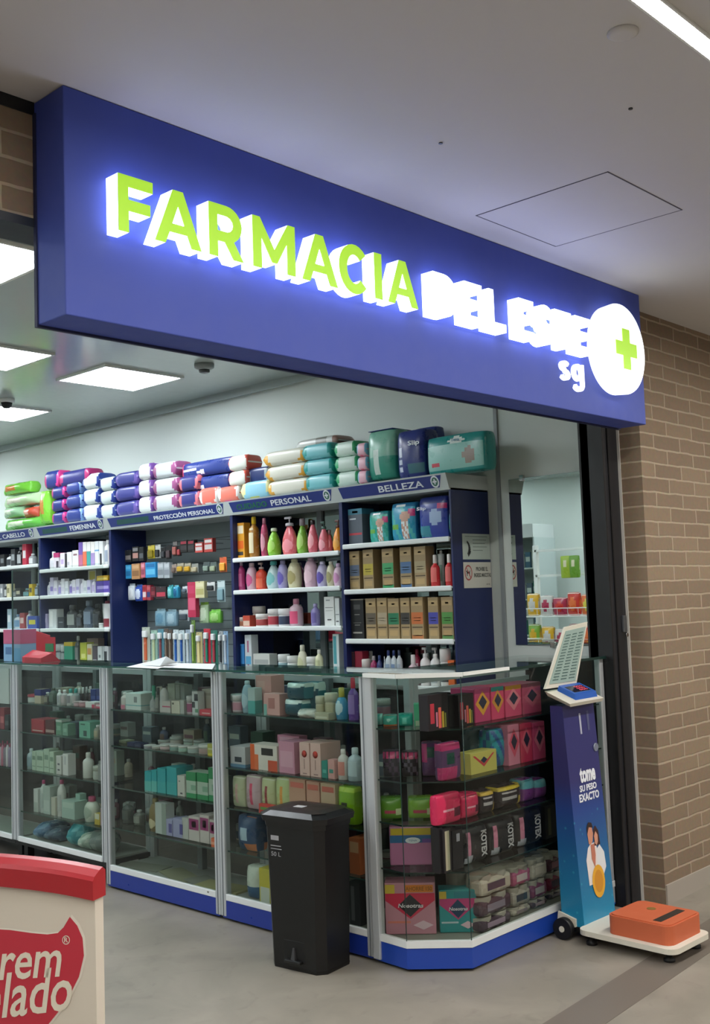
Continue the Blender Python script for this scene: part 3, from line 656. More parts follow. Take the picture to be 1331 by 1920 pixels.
# corner counter (chamfered plan)
PL = [(3.108, 2.894), (3.098, 2.722), (3.256, 2.534), (4.295, 2.534)]
INN = [(4.295, 2.95), (3.42, 2.95), (3.42, 2.894)]
ce = empty('display_counter', (0, 0, 0)); tag(ce, 'chamfered corner glass counter on a blue plinth filled with feminine care packs', 'display case')
def offs(p, d):     # inward offset of the front polyline
    a, b, c, f = [Vector(q) for q in p]; out = [Vector((a.x+d, a.y)), Vector((b.x+d, b.y+d*0.41)), Vector((c.x+d*0.38, c.y+d)), Vector((f.x, f.y+d))]
    return [(v.x, v.y) for v in out]
def wall_strip(mb, d0, d1, z0, z1, m, segs=(0, 1, 2)):
    a, b = offs(PL, d0), offs(PL, d1)
    for i in segs: mb.hexa([(*a[i], z0), (*a[i+1], z0), (*b[i+1], z0), (*b[i], z0), (*a[i], z1), (*a[i+1], z1), (*b[i+1], z1), (*b[i], z1)], m)
pb = MB(); wall_strip(pb, 0.003, 0.015, 0.012, 0.088, BLUE); pb.build('plinth', ce)
pb = MB(); wall_strip(pb, 0, 0.02, 0.088, 0.113, mat('#dfe3e4', 0.35)); pb.build('trim_strip', ce)
pb = MB(); pb.prism(offs(PL, 0.015)+INN, 0.086, 0.100, mat('#77776f', 0.5)); pb.build('base_board', ce)
for sgm, nm in ((0,'left'), (1,'chamfer'), (2,'front')):
    pb = MB(); wall_strip(pb, 0.007, 0.011, 0.113, HC-0.012, GLASS, (sgm,)); pb.build('glass_pane', ce)
for q in (1, 2):
    a = offs(PL, 0.005)[q]; b = offs(PL, 0.013)[q]; pb = MB(); pb.rod((a[0], a[1], 0.112), (a[0], a[1], HC-0.012), 0.0018, mat('#1a3a36', 0.3)); pb.build('glass_edge', ce)
pb = MB(); pb.box(3.100, 3.134, 2.858, 2.894, 0.018, HC-0.012, ALU, 0.003); pb.build('post', ce)
pb = MB(); pb.box(4.265, 4.295, 2.536, 2.566, 0.018, HC-0.012, ALU, 0.003); pb.build('post', ce)
for z in (0.36, 0.535, 0.695, 0.89):
    pb = MB(); pb.prism(offs(PL, 0.018)+INN, z-0.006, z, GLASS); wall_strip(pb, 0.0165, 0.018, z-0.006, z, mat('#1e2f2c', 0.2)); pb.build('glass_shelf', ce)
pb = MB(); pb.box(3.42, 4.295, 2.94, 2.95, 0.1, 0.95, mat('#1b1c1f', 0.5)); pb.box(3.42, 4.295, 2.93, 2.95, 1.03, HC-0.012, ALU); pb.box(3.42, 4.295, 2.93, 2.95, 0.985, 1.005, ALU); pb.build('back_panel', ce)
pb = MB(); pb.box(4.285, 4.295, 2.566, 2.95, 0.1, HC-0.012, DARK); pb.build('end_panel', ce)
for (x, y) in ((3.42, 2.89), (3.40, 2.93)):
    pass
pb = MB(); pb.box(3.40, 3.43, 2.895, 2.925, 0.1, HC-0.012, ALU, 0.003); pb.build('post', ce)
tp = MB(); tp.prism([(3.096, 2.894), (3.086, 2.716), (3.250, 2.522), (4.295, 2.522), (4.295, 2.97), (3.42, 2.97), (3.42, 2.894)], HC-0.011, HC-0.002, GLASS_TOP); tp.build('glass_top', ce)
es = MB(); A_, B_2, C_2, D_ = (3.096, 2.894), (3.086, 2.716), (3.250, 2.522), (3.55, 2.522)
def edge(mb, a, b, z0, z1, wd, m):
    a, b = Vector(a), Vector(b); dv = (b-a).normalized(); nv = Vector((-dv.y, dv.x)); 
    p = [a-nv*0.003, b-nv*0.003, b+nv*wd, a+nv*wd]; mb.hexa([(q.x, q.y, z0) for q in p]+[(q.x, q.y, z1) for q in p], m)
edge(es, A_, B_2, HC-0.013, HC+0.003, 0.012, WHITE); edge(es, B_2, C_2, HC-0.013, HC+0.003, 0.012, WHITE); edge(es, C_2, D_, HC-0.010, HC+0.003, 0.008, WHITE)
es.build('edge_trim', ce)
es = MB(); edge(es, D_, (4.295, 2.522), HC-0.012, HC-0.001, 0.003, mat('#16302c', 0.2)); es.build('edge_trim', ce)

exec_rows = []
# ================================================================== PRODUCTS: BELLEZA
K = (4.437, 640, 900); KR = '#a58a5e'
def kraft(col, low=None, lab='#b09566'):
    def mk(w, h, d):
        return carton(w, h, d, '#9c8762', [(0.06,.94,.80,.92,'#b39a6d'), (.03,.97,.36,.64,col), (.08,.92,.27,.30,'#54452f'), (.2,.8,.50,.515,'#e0d3b4'), (.22,.78,.44,.455,'#e0d3b4')] + ([(.03,.97,.0,.10,low)] if low else []) + [(.14,.86,.08,.22,lab), (.36,.64,.84,.88,'#6b5636')])
    return mk
def baby_pack(base, side, spot, figure=True, nm='diaper_pack'):
    def pat(u, v, f):
        if f != 'F': return 1
        if v > .86: return 3 if .25 < u < .6 and v < .96 else 1
        if figure and ((u-.62)**2/.035+(v-.62)**2/.02 < 1): return 4
        if figure and .48 < u < .78 and .08 < v < .5: return 4 if (u*13+v*9) % 2 < 1 else 3
        if u > .72 and .6 < v < .8: return 2
        if .06 < u < .4 and .3 < v < .45: return 5
        return 0 if (u+v*.5) % .5 < .38 else 6
    return lambda w, h, d: softpack(w, h, d, [base, side, spot, '#e8eeee', '#c9a08c', '#6fae4a', '#4fb7b4'], pat, nm, 0.10, 16)
r = Row(K, 1.675, 'on top BELLEZA shelf')
r.add(60,178,240,'tall charcoal carton with teal top and red stripe','box',C_('#5a6470',(0,1,.84,1,'#3b7f96'),(.05,.95,.27,.33,'#c2454f'),(.1,.55,.70,.74,'#d4dde2'),(.3,.7,.88,.94,'#dfe8ea')))
r.add(222,385,258,'small green diaper pants pack','diaper pack',baby_pack('#2fa592','#1d7f86','#c63b79'),dep=0.09)
r.add(402,612,185,'teal diaper pants pack with baby picture','diaper pack',baby_pack('#2a95b8','#1d6d98','#c63b79'),dep=0.12)
def slip(w, h, d):
    e = empty('diaper_pack', (0,0,0))
    def pat(u, v, f):
        if f != 'F': return 1
        if v > .82: return 1
        if u > .7 and .68 < v < .9: return 2
        if (u-.62)**2/.045+(v-.50)**2/.03 < 1: return 3
        if u < .42 and .06 < v < .34: return 4
        return 0
    o = softpack(w, h, d, ['#33459c','#232f74','#b8326c','#9db4d6','#3c8a9c'], pat, 'pack_body', 0.08, 16); o.parent = e
    lettering('Slip', -w*.46, -w*.14, h*.66, h*.76, -d/2-0.012, mat('#e6ebf4', 0.4), e, t=0.0008, bold=0.02)
    return e
r.add(632,882,132,'large indigo adult diaper pack marked Slip','diaper pack',slip,dep=0.13)
r.add(888,938,240,'narrow teal diaper pack','diaper pack',baby_pack('#2c8597','#1d5f7c','#b8c8d4',False),dep=0.12)
r.done('diaper packs and boxes on the top BELLEZA shelf')
r = Row(K, 1.437, 'on second BELLEZA shelf', dmax=0.07)
for a, b, v, c, lo, nm in ((70,155,592,'#55637a',None,'slate band'),(182,270,578,'#b7a640',None,'yellow band'),(340,438,570,'#3f9e63','#3f9e63','bright green band'),(490,588,558,'#4c6c93','#4c6c93','blue band'),(608,708,552,'#a89a77',None,'pale grey band')):
    r.add(a,b,v,f'brown kraft carton with {nm}','box',kraft(c, lo))
for a, b, v, q in ((728,792,622,'shorter'),(850,908,615,'taller')):
    r.add(a,b,v,f'red spray bottle with white nozzle, the {q} one','spray bottle',B_('#c9383d','#e9e6e2','#d96a66',capf=0.27,nm='spray_bottle'))
r.add(796,842,585,'white tube leaning behind red spray bottles','tube',B_('#d5dcd6','#c9cfc9','#8fae9e','tube',0.1,nm='tube'),back=0.07)
r.add(908,936,648,'slim red spray bottle with white nozzle','spray bottle',B_('#c9383d','#e9e6e2',None,capf=0.27,nm='spray_bottle'))
r.done('hair tonic boxes and sprays on the second BELLEZA shelf')
r = Row(K, 1.180, 'on third BELLEZA shelf', dmax=0.07)
r.add(80,190,990,'black carton with pale crest','box',C_('#17181a',(.0,1,.97,1,'#8b8574'),(.25,.75,.74,.86,'#4a4a48'),(.3,.7,.60,.62,'#82807a'),(.2,.8,.40,.41,'#82807a'),(.3,.7,.34,.36,'#82807a'),(.15,.85,.14,.18,'#a09d95')),dep=0.06)
for a, b, v, c, lo, nm in ((205,293,985,'#5b5244',None,'dark brown band'),(300,385,980,'#a79a80',None,'light grey band'),(390,485,985,'#22744f',None,'dark green band'),(495,575,980,'#35322e',None,'black band'),(582,686,975,'#bf6a35','#b0703f','orange band'),(725,812,975,'#4345a0',None,'violet band'),(835,935,972,'#4c8a3f','#5d8c4c','leaf green band')):
    r.add(a,b,v,f'brown kraft carton with {nm}','box',kraft(c, lo))
r.done('hair tonic boxes on the third BELLEZA shelf')
r = Row(K, 0.95, 'on bottom BELLEZA shelf', dmax=0.06)
r.add(60,112,1430,'dark maroon carton','box',C_('#3a1d26',(.1,.9,.1,.2,'#c8b9b0')))
r.add(115,180,1425,'crimson carton','box',C_('#8a1f35',(.1,.9,.4,.45,'#c8b9b0')))
r.add(152,212,1490,'low white jar','jar',J_('#d9dcda','#ece9e4'),back=-0.0)
r.add(200,255,1425,'pale cream tube','tube',B_('#cfd4cc','#d9dcd5',None,'tube'),back=0.09)
r.add(230,278,1465,'magenta bottle','bottle',B_('#9b2f63','#a8a0a8','#c26c94'))
r.add(285,325,1460,'navy bottle','bottle',B_('#27346b','#3a4b85','#5f6ea0'))
r.add(340,352,1470,'thin white tube','tube',B_('#cfd8dc','#e4e8ea'))
r.add(356,402,1418,'white bottle with dark blue cap band','bottle',B_('#cdd9e0','#2b3d78','#93a9c2'))
r.add(406,446,1418,'white bottle with blue label','bottle',B_('#cdd9e0','#2b3d78','#7d97ba'))
r.add(450,492,1416,'white squared bottle','bottle',B_('#c5ced4','#39445e','#a8b6c4'))
r.add(540,610,1455,'pink white roll-on bottle','bottle',B_('#d8c6ce','#e6e1e2','#b85a7c',capf=0.3))
r.add(592,642,1408,'dark red capped bottle','bottle',B_('#a02a48','#7c1e38','#d8b2bd'),back=0.07)
r.add(642,712,1395,'white pump bottle with pink label','pump bottle',P_('#e3dfdf','#f0eeee','#cf8da2'))
r.add(725,797,1398,'white pump bottle with grey label','pump bottle',P_('#dcdedd','#f0eeee','#b5bcc0'))
r.add(805,882,1405,'large white jar','jar',J_('#dcdcda','#efece9','#4b5054'))
r.add(888,942,1500,'small orange carton','box',C_('#d8682f',(.1,.9,.3,.6,'#e7b08a')))
r.done('creams and bottles on the bottom BELLEZA shelf')

# ================================================================== PERSONAL
K = (5.787, 430, 940)
r = Row(K, 1.647, 'on top PERSONAL shelf', dmax=0.08)
r.add(65,165,235,'yellow carton with white label','box',C_('#d99a2b',(.08,.92,.70,.92,'#e9dcc0'),(.1,.9,.28,.5,'#e0671f'),(.15,.85,.1,.2,'#3b3a3c')),dep=0.05)
r.add(190,272,165,'clear oil bottle with yellow cap','bottle',B_('#a8762c','#e2c021','#e5d9b4','round',0.18,(.12,.72),labw=.5))
r.add(322,385,180,'tall deep pink bottle','bottle',B_('#b8486c','#b06c82','#d596a8','oval',.15))
r.add(380,490,288,'lime green bottle','bottle',B_('#84c23a','#cfdcc0','#a7d765','drop',.12))
r.add(525,682,165,'large salmon pink pump bottle','pump bottle',P_('#d4626b','#c9c6cc','#e48a94','drop'))
r.add(700,800,185,'clear bottle with green lower half','bottle',B_('#7fb944','#8a7f86','#a9d370','drop',.2),back=0.03)
r.add(825,915,200,'pink bottle with black cap','bottle',B_('#d86f7c','#2b1c20','#eba3ab','drop',.14))
r.add(940,1035,215,'pink pump bottle with green head','pump bottle',P_('#d9707e','#3c5c50','#e9a3ae','drop'))
r.add(1035,1092,310,'small salmon bottle','bottle',B_('#cc606a','#75555c','#e08a92','drop',.2),back=0.03)
r.add(1097,1192,200,'orange pump bottle with dark head','pump bottle',P_('#e08a1c','#5c3630','#e9a94b','drop'))
r.done('baby shampoos on the top PERSONAL shelf')
r = Row(K, 1.460, 'on second PERSONAL shelf', dmax=0.08)
r.add(70,130,662,'slim magenta bottle','bottle',B_('#b23c74','#d0b8c8','#c85e90','round',.12))
r.add(155,245,668,'pink white bottle with rose label','bottle',B_('#dfbccb','#e6d4dc','#cf5f92','oval',.14))
r.add(258,350,665,'red orange pump bottle','pump bottle',P_('#d8452c','#c7a9a4','#e06a4c'))
r.add(365,490,648,'pale aqua drop shaped bottle','bottle',B_('#c5dedd','#4fa9a4','#79bdbb','drop',.14))
r.add(495,585,640,'lilac bottle with violet label','bottle',B_('#aaa4d4','#b9b2de','#6a5fb8','oval',.12))
r.add(597,715,625,'cream coloured bottle','bottle',B_('#d9d5ae','#dedbb8','#aaa06a','oval',.1))
r.add(775,895,610,'large pale pink bottle','bottle',B_('#dcb9c6','#e3c4cf','#eccbd6','oval',.1))
r.add(918,1020,652,'white bottle with purple drop label','bottle',B_('#bfb8da','#cdc8e4','#5f50a8','oval',.12))
r.add(1030,1110,652,'small cream bottle with olive label','bottle',B_('#d3d2b2','#dddccb','#a09c6c','oval',.12))
r.add(1105,1190,672,'pale pink bottle with lilac label','bottle',B_('#dcc0d2','#cdb0cf','#c58fb8','oval',.16),back=0.0)
r.done('baby lotions on the second PERSONAL shelf')
r = Row(K, 1.249, 'on third PERSONAL shelf', dmax=0.07)
r.add(85,142,1258,'tiny cream jar','jar',J_('#d6c4b4','#dfd9d2','#a86a4c'))
r.add(145,222,1240,'red and cream flat pack','box',C_('#c4523f',(.05,.95,.1,.55,'#d8bca8')))
r.add(225,325,1140,'tall cream jar set behind','jar',J_('#d5d0c8','#e0dcd6','#b8aca0'),back=0.08)
r.add(262,382,1222,'low jar with red label','jar',J_('#e0dcd8','#e9e6e2','#9c3a3a'))
r.add(390,500,1168,'large jar with crimson label','jar',J_('#d9d4d0','#e9e6e4','#a83644'))
r.add(505,620,1165,'white jar with navy label','jar',J_('#dfe3e4','#eceeee','#2a3954'))
r.add(622,738,1058,'clear bottle with pink label','bottle',B_('#c9aeb8','#b8788c','#d9567c','round',.2,(.1,.55)))
r.add(865,940,1110,'lilac bottle','bottle',B_('#8f88bc','#a69fcc','#7268a8'))
r.add(1030,1140,1035,'tall white carton with grey print','box',C_('#d6dad6',(.1,.9,.62,.64,'#6a6f70'),(.15,.85,.52,.53,'#6a6f70'),(.2,.6,.86,.9,'#8a9092'),(.3,.7,.2,.24,'#3c4144')),dep=0.05)
r.add(1148,1196,1050,'narrow white carton','box',C_('#cdd3d0',(.1,.9,.4,.43,'#7b8284'),(.2,.8,.15,.19,'#3c4144')),dep=0.05)
r.done('jars and boxes on the third PERSONAL shelf')
r = Row(K, 0.98, 'on bottom PERSONAL shelf', dmax=0.06)
r.add(90,165,1550,'blue and white carton','box',C_('#3f86c4',(.05,.4,.1,.9,'#cfe0ea'),(.45,.6,.3,.95,'#1f5f9c')))
r.add(172,245,1450,'tall white carton with blue waves','box',C_('#d5dee2',(.35,.6,.55,.85,'#b26c8c'),(.1,.9,.22,.45,'#5aa4cc')))
r.add(258,440,1655,'wide white carton with grey lettering','box',C_('#cdd0cb',(.08,.92,.50,.72,'#a3a7a5')),dep=0.06)
r.add(505,598,1662,'white jar with teal label','jar',J_('#d8dedd','#e8ecea','#8fb0b8'))
r.add(605,700,1680,'low white tub','jar',J_('#d5d9d8','#e5e8e6','#b7c4c2'))
r.add(715,800,1560,'cream bottle with dome cap','bottle',B_('#d8d9c0','#e0e1cc','#c4c7a0','oval',.2))
r.add(812,905,1688,'squat white jar','jar',J_('#d5d9d6','#e3e6e4','#a9b2b4'))
r.add(915,980,1610,'pale yellow bottle','bottle',B_('#d7dbb8','#e3e6da','#bcc39a'))
r.add(1128,1196,1440,'tall white and teal carton','box',C_('#cfdcdb',(.1,.6,.3,.95,'#4f9fa8')))
r.done('creams on the bottom PERSONAL shelf')

# ================================================================== FEMENINA and DEL CABELLO
K = (5.33, 0, 900)
r = Row(K, 1.672, 'on top FEMENINA shelf', dmax=0.06)
r.add(480,528,715,'white bottle with pointed cap','bottle',B_('#dfe2e2','#e9ebeb','#c6c9cf','round',.3))
r.add(535,588,728,'white carton with magenta top','box',C_('#d8d3da',(0,1,.72,1,'#b83a72'),(.5,.95,.1,.5,'#3a3440')))
r.add(600,645,730,'white carton with pale violet print','box',C_('#ddd9e2',(.2,.8,.3,.6,'#b9a6cc')))
r.add(650,664,735,'thin black carton','box',C_('#26232b'))
r.add(668,718,720,'plain white carton','box',C_('#e0e0e2',(.1,.5,.2,.4,'#b7b5bd')))
r.add(722,782,702,'white carton with brown logo','box',C_('#e0dedd',(.2,.8,.7,.8,'#8a6670')))
r.add(785,825,622,'tall purple carton','box',C_('#6f56a8',(0,1,.0,.5,'#b86a8c')))
r.add(828,864,620,'tall white carton with orange lower half','box',C_('#e6e4e2',(0,1,.0,.62,'#dc7352')))
r.add(867,903,618,'tall white carton with teal lower half','box',C_('#e6e4e2',(0,1,.0,.62,'#3fa39c')))
r.add(906,944,618,'tall white carton with lilac lower half','box',C_('#e6e4e2',(0,1,.0,.55,'#a38fc4')))
r.add(947,985,612,'tall white carton with blue stripe','box',C_('#dfe4e8',(0,1,.6,.66,'#6ca0cc')))
r.add(990,1028,612,'tall white carton with black stripe','box',C_('#dfe2e4',(.2,.7,.0,.5,'#272a30')))
r.add(1032,1072,600,'tall white bottle with round cap','bottle',B_('#dcdfe0','#eceeee','#9aa6b8'))
r.add(1076,1120,590,'tall white bottle with rosy label','bottle',B_('#dcd8da','#e4e2e2','#cfa7aa'))
r.done('intimate care cartons on the top FEMENINA shelf')
r = Row(K, 1.485, 'on second FEMENINA shelf', dmax=0.05)
cl = [('#d8dadf','#b6bac6'),('#cdc8e0','#7f70b4'),('#dcd9e4','#b8a8d4'),('#d0cde0','#9c8fc8'),('#e0dee6','#cfcadc')]
for i in range(13):
    a = 462+i*37; c = cl[i % 5]
    if i % 3 == 0: r.add(a,a+32,1018 if i == 0 else 985+(i*37)%40,('white','lilac','pale pink','grey','ivory')[i%5]+' slim bottle','bottle',B_(c[0],'#e6e6ea',c[1]))
    else: r.add(a,a+34,945+(i*29)%60 if i < 4 else 985+(i*23)%30,('white','lilac','pale pink','grey','ivory')[i%5]+' slim carton','box',C_(c[0],(.1,.9,.2+.05*(i%3),.5,c[1])))
r.add(955,1100,1008,'wide purple carton with pale lettering','box',C_('#4d3a94',(.1,.9,.35,.6,'#9a8cc8')),dep=0.07)
r.add(880,962,900,'tall white and yellow carton','box',C_('#d6d4bc',(.2,.9,.6,.95,'#c9b93c')),back=0.09,dep=0.05)
r.add(965,1080,955,'flat yellow pack on purple carton','box',C_('#d1a928',(.1,.9,.2,.6,'#e3cf6c')),vb=1005,dep=0.06)
r.done('slim cartons on the second FEMENINA shelf')
r = Row(K, 1.250, 'on third FEMENINA shelf', dmax=0.06)
r.add(415,470,1338,'pale lilac carton','box',C_('#a8a0c0',(.2,.8,.4,.7,'#d0cbdc')))
r.add(487,565,1292,'grey carton with white side','box',C_('#c4c8ca',(.1,.5,.1,.9,'#e2e4e4')))
r.add(575,640,1370,'dark perfume box','box',C_('#2b3038',(.2,.8,.5,.6,'#7a8088')))
r.add(645,738,1250,'tall dark glass bottle with pale label','bottle',B_('#2e3336','#3a3d40','#8a8f8c','round',.2))
r.add(745,800,1300,'black spray can','bottle',B_('#17191c','#2b2e33','#4a4f56'))
r.add(810,902,1205,'steel blue tall bottle','bottle',B_('#3d4a5c','#566374','#77869a','round',.2))
r.add(905,975,1240,'black tall bottle','bottle',B_('#16181b','#23262b','#3b4047'))
r.add(978,1006,1430,'tiny white tub','jar',J_('#d6d8d8','#e6e8e8'))
r.add(1000,1090,1208,'white tube with dark red base','tube',B_('#cfd1d2','#6c1f30','#7c2a38','tube',.1,(.05,.35)))
r.done('dark bottles on the third FEMENINA shelf')
r = Row(K, 1.0, 'on bottom FEMENINA shelf', dmax=0.06)
for i, (a, b, v) in enumerate(((498,545,1645),(548,592,1640),(596,636,1650))): r.add(a,b,v,('black','slate','black and white')[i]+' jar with white spots','jar',J_(('#1d2426','#2c3a44','#3a4446')[i],'#c3c8c8','#8a9494'))
r.add(640,726,1620,'green carton with yellow top','box',C_('#178a6c',(0,1,.82,1,'#d0b52e')))
r.add(735,775,1560,'tall dark bottle with silver cap','bottle',B_('#39403f','#aab0ae','#6f7674'))
r.add(800,866,1625,'lime yellow carton','box',C_('#b8be34',(.2,.8,.3,.5,'#e2e08c')))
r.add(870,918,1640,'cream carton','box',C_('#d4cfae',(.1,.9,.5,.8,'#c88f4c')))
r.add(868,985,1583,'taupe wide carton set behind','box',C_('#8a7268',(.1,.9,.4,.6,'#a8948a')),back=0.10,dep=0.05)
r.add(925,970,1660,'dark plum carton','box',C_('#4f4450',(.1,.9,.0,.3,'#b7b3bc')))
r.add(975,1018,1662,'white carton with grey dot','box',C_('#cfd3d6',(.3,.7,.4,.55,'#666d74')))
r.add(1022,1085,1665,'grey carton with black window','box',C_('#b3b8bb',(.3,.75,.2,.75,'#2d3237')))
r.done('goods on the bottom FEMENINA shelf')
for zz, vv, nm in ((1.718, 0, 'top'), (1.485, 1, 'second'), (1.250, 2, 'third')):
    r = Row(K, zz, f'on {nm} DEL CABELLO shelf', dmax=0.06)
    if vv == 0: L_ = [(0,42,745,'black','#1d1f22','#70767a'),(48,100,742,'white','#cfd4d6','#3a3f44'),(108,150,690,'dark grey','#34373b','#9aa0a4'),(156,200,668,'black','#1a1c1f','#a8adb0'),(222,262,640,'red and white','#b9324a','#dfe1e2'),(272,318,735,'silver','#8c9194','#d6d9da')]
    elif vv == 1: L_ = [(0,28,1040,'grey','#8d9396','#d0d4d4'),(34,60,1040,'black','#202326','#b4b8b8'),(66,98,1038,'cream','#cfcaa2','#8a8660'),(104,150,1085,'dark','#2c2e31','#8b8f90'),(155,205,1080,'black','#1b1d1f','#b4ae98'),(210,280,1085,'charcoal','#26292c','#5d8a90'),(288,322,1040,'yellow','#c9ad2b','#3b3a2c'),(335,370,1035,'slate','#3c4650','#93a0aa')]
    else: L_ = [(72,110,1290,'pale blue','#9db7c4','#d8e0e4'),(120,190,1342,'white and blue','#c6d2da','#6f96b8'),(196,242,1328,'dark red','#9c3c44','#d8c0bc'),(250,290,1308,'white','#c9ced0','#98a0a6'),(274,368,1360,'cobalt blue','#3a55a8','#c9c23c')]
    for j, (a, b, v, cn, c, l) in enumerate(L_):
        if j % 2: r.add(a,b,v,f'{cn} hair care bottle','bottle',B_(c,l,l))
        else: r.add(a,b,v,f'{cn} hair care carton','box',C_(c,(.15,.85,.35,.7,l)))
    r.done(f'hair products on the {nm} DEL CABELLO shelf')

# ================================================================== PROTECCION: hanging packs on hooks
K = (5.324, 200, 960)
def hook(parent_group, X, Y, z, w):
    pass
HM = mat('#6c7478', 0.3, 0.8)
def hangrow(where, items, group, plane, zt=None):
    r = Row(K, 1.0, where, plane=plane)
    for (a, b, v0, v1, desc, card, goods, top, kind) in items:
        def mk(w, h, d, card=card, goods=goods, top=top, kind=kind):
            if kind == 'b':
                e = blister(w, h, card, goods, top)
                MB().rod((0, -0.02, h*0.955), (0, XW-plane-0.024, h*0.955), 0.0016, HM, 6).build('hook', e); return e
            if kind == 'c':
                e = empty('hanging_pack', (0,0,0)); o = carton(w, h, 0.028, card, ((.08,.92,.2,.55,goods), (.1,.9,.68,.9,top or card)), 'pack'); o.parent = e
                MB().rod((0, -0.02, h*0.955), (0, XW-plane-0.024, h*0.955), 0.0016, HM, 6).build('hook', e); return e
            e = empty('hanging_bag', (0,0,0))
            o = softpack(w, h*.88, 0.035, [card, goods], lambda u, v, f: 1 if (f == 'F' and (u-.5)**2+(v-.5)**2 < .09) else 0, 'bag', .2, 10); o.parent = e
            MB().box(-w*.4, w*.4, -0.001, 0.001, h*.84, h, mat(top or card)).build('header_card', e)
            MB().rod((0, -0.02, h*0.96), (0, XW-plane-0.024, h*0.96), 0.0016, HM, 6).build('hook', e); return e
        r.add(a, b, v0, desc, 'hanging pack', mk, vb=v1, dep=0.004)
    r.done(group)
hangrow('in top hanging row', [
 (215,278,380,500,'black razor pack','#191a1c','#77706c',None,'c'),(288,352,345,490,'black pack with pale print','#1c1a1c','#b88a80','#8f8f90','c'),(356,402,350,488,'dark slim pack','#202124','#5c6166',None,'c'),
 (430,500,332,465,'yellow pack','#c9b52c','#8a7c22','#e0d05c','b'),(505,560,326,460,'white card pack','#cfd2d0','#2a2b2d','#e4e6e4','b'),(564,612,350,462,'black card pack','#141518','#3c3f44',None,'b'),
 (616,668,330,470,'black gloss pack','#1a1b1e','#4a3c40',None,'b'),(682,730,290,440,'dark brown pack','#2b1d1e','#a8635c','#8a8684','b'),(732,768,330,440,'black and red pack','#1d1a1c','#a13d42',None,'b'),
 (772,842,282,402,'red topped black pack','#1b1a1c','#3a3538','#a33446','c'),(846,915,278,400,'black pack with crimson header','#1c1b1d','#3d3a3c','#a33446','c'),(920,1000,305,405,'white and red pack','#c04a44','#cfc9c8','#d8d5d4','c'),(1012,1100,262,400,'white striped red pack','#b8443f','#c9c3c2','#dcdad9','c')],
 'razors in the top hanging row of the PROTECCION bay', 4.20)
hangrow('in second hanging row', [
 (218,275,528,665,'bright blue pack','#2f8fc4','#1d6a9c','#5cb0d8','c'),(278,360,516,670,'tan pack','#b98a5c','#8d6642','#cfa67c','c'),(372,412,505,655,'pink pack','#c86a7c','#8f4458','#e09aa8','c'),(416,522,502,655,'sky blue pack','#2b8cc6','#5fb6dc','#1d6ea8','c'),
 (540,600,505,660,'pale grey pack','#9fa8ae','#7c858c','#bcc4c8','c'),(604,660,505,660,'silver grey pack','#a4acb2','#848c94','#bcc4c8','c'),(668,716,520,610,'brown beige pack','#9a8a80','#6e5f58',None,'b'),(722,790,510,600,'clear pack with gold goods','#8d8464','#c09a34','#a8a494','b'),(796,862,510,600,'clear pack with amber goods','#8b805c','#c89c2c','#a8a494','b'),(868,935,515,605,'clear grey pack','#8c8e88','#b2a88c',None,'b'),
 (985,1050,500,600,'dark grey pack','#4e5a5a','#7d8f84',None,'b'),(1054,1120,500,600,'greenish grey pack','#56645f','#98a488',None,'b'),(1150,1222,450,600,'orange pack','#d0662e','#e3a13c','#c65a34','b')],
 'packs in the second hanging row of the PROTECCION bay', 4.20)
hangrow('in third hanging row', [
 (235,302,715,880,'crumpled white pack','#c9d2d8','#dfe4e8','#b3bec8','g'),(306,376,725,892,'royal blue pack','#2747a0','#c8d2e4','#3b62bc','g'),(384,422,730,880,'red pack','#b2323c','#d8c8c8','#8f2430','c'),(426,464,730,880,'red and navy pack','#a43a48','#2e3c74','#c25c64','c'),
 (470,512,745,850,'maroon pack','#5e1c28','#8c3440',None,'c'),(516,622,745,868,'dark pack with red lower half','#2e2226','#b83c50','#3a2a2e','c'),(630,684,728,862,'teal pack','#2a8f94','#7fc8c8','#3aa8b0','g'),(688,738,730,860,'turquoise blue pack','#2f8fb4','#1b5f8c','#6cc0cc','g'),(770,822,740,810,'small white pack','#a9b6bc','#5c6c78','#d4dcde','b'),
 (836,918,700,1050,'long crimson vertical pack','#b8284e','#d05a78','#c23a60','c'),(914,1006,692,858,'cream yellow pack','#cdc89a','#b0aa70','#dad6b0','c'),(1016,1098,700,790,'white and black pack','#c4c8c8','#2a2c30','#d8dada','b'),(1120,1200,685,900,'pale blue pack','#9fb8bc','#7a9ba4','#c4d4d6','b')],
 'packs in the third hanging row of the PROTECCION bay', 4.22)
hangrow('in fourth hanging row', [
 (500,606,965,1140,'pale blue sponge bag','#7fa4b4','#5f8ca4','#93b4c0','g'),(610,716,970,1140,'grey blue sponge bag','#7898a8','#9cb8c4','#8cacb8','g'),(728,832,975,1090,'white card pack with dark goods','#aebac0','#3c4852','#d0d8da','b'),
 (940,1038,900,1110,'pale green bag','#a9c49c','#c8dcc0','#8cbc4c','g'),(1042,1160,970,1108,'bright green bag','#6aae40','#9ccc78','#7cc050','g')],
 'bags in the fourth hanging row of the PROTECCION bay', 4.26)
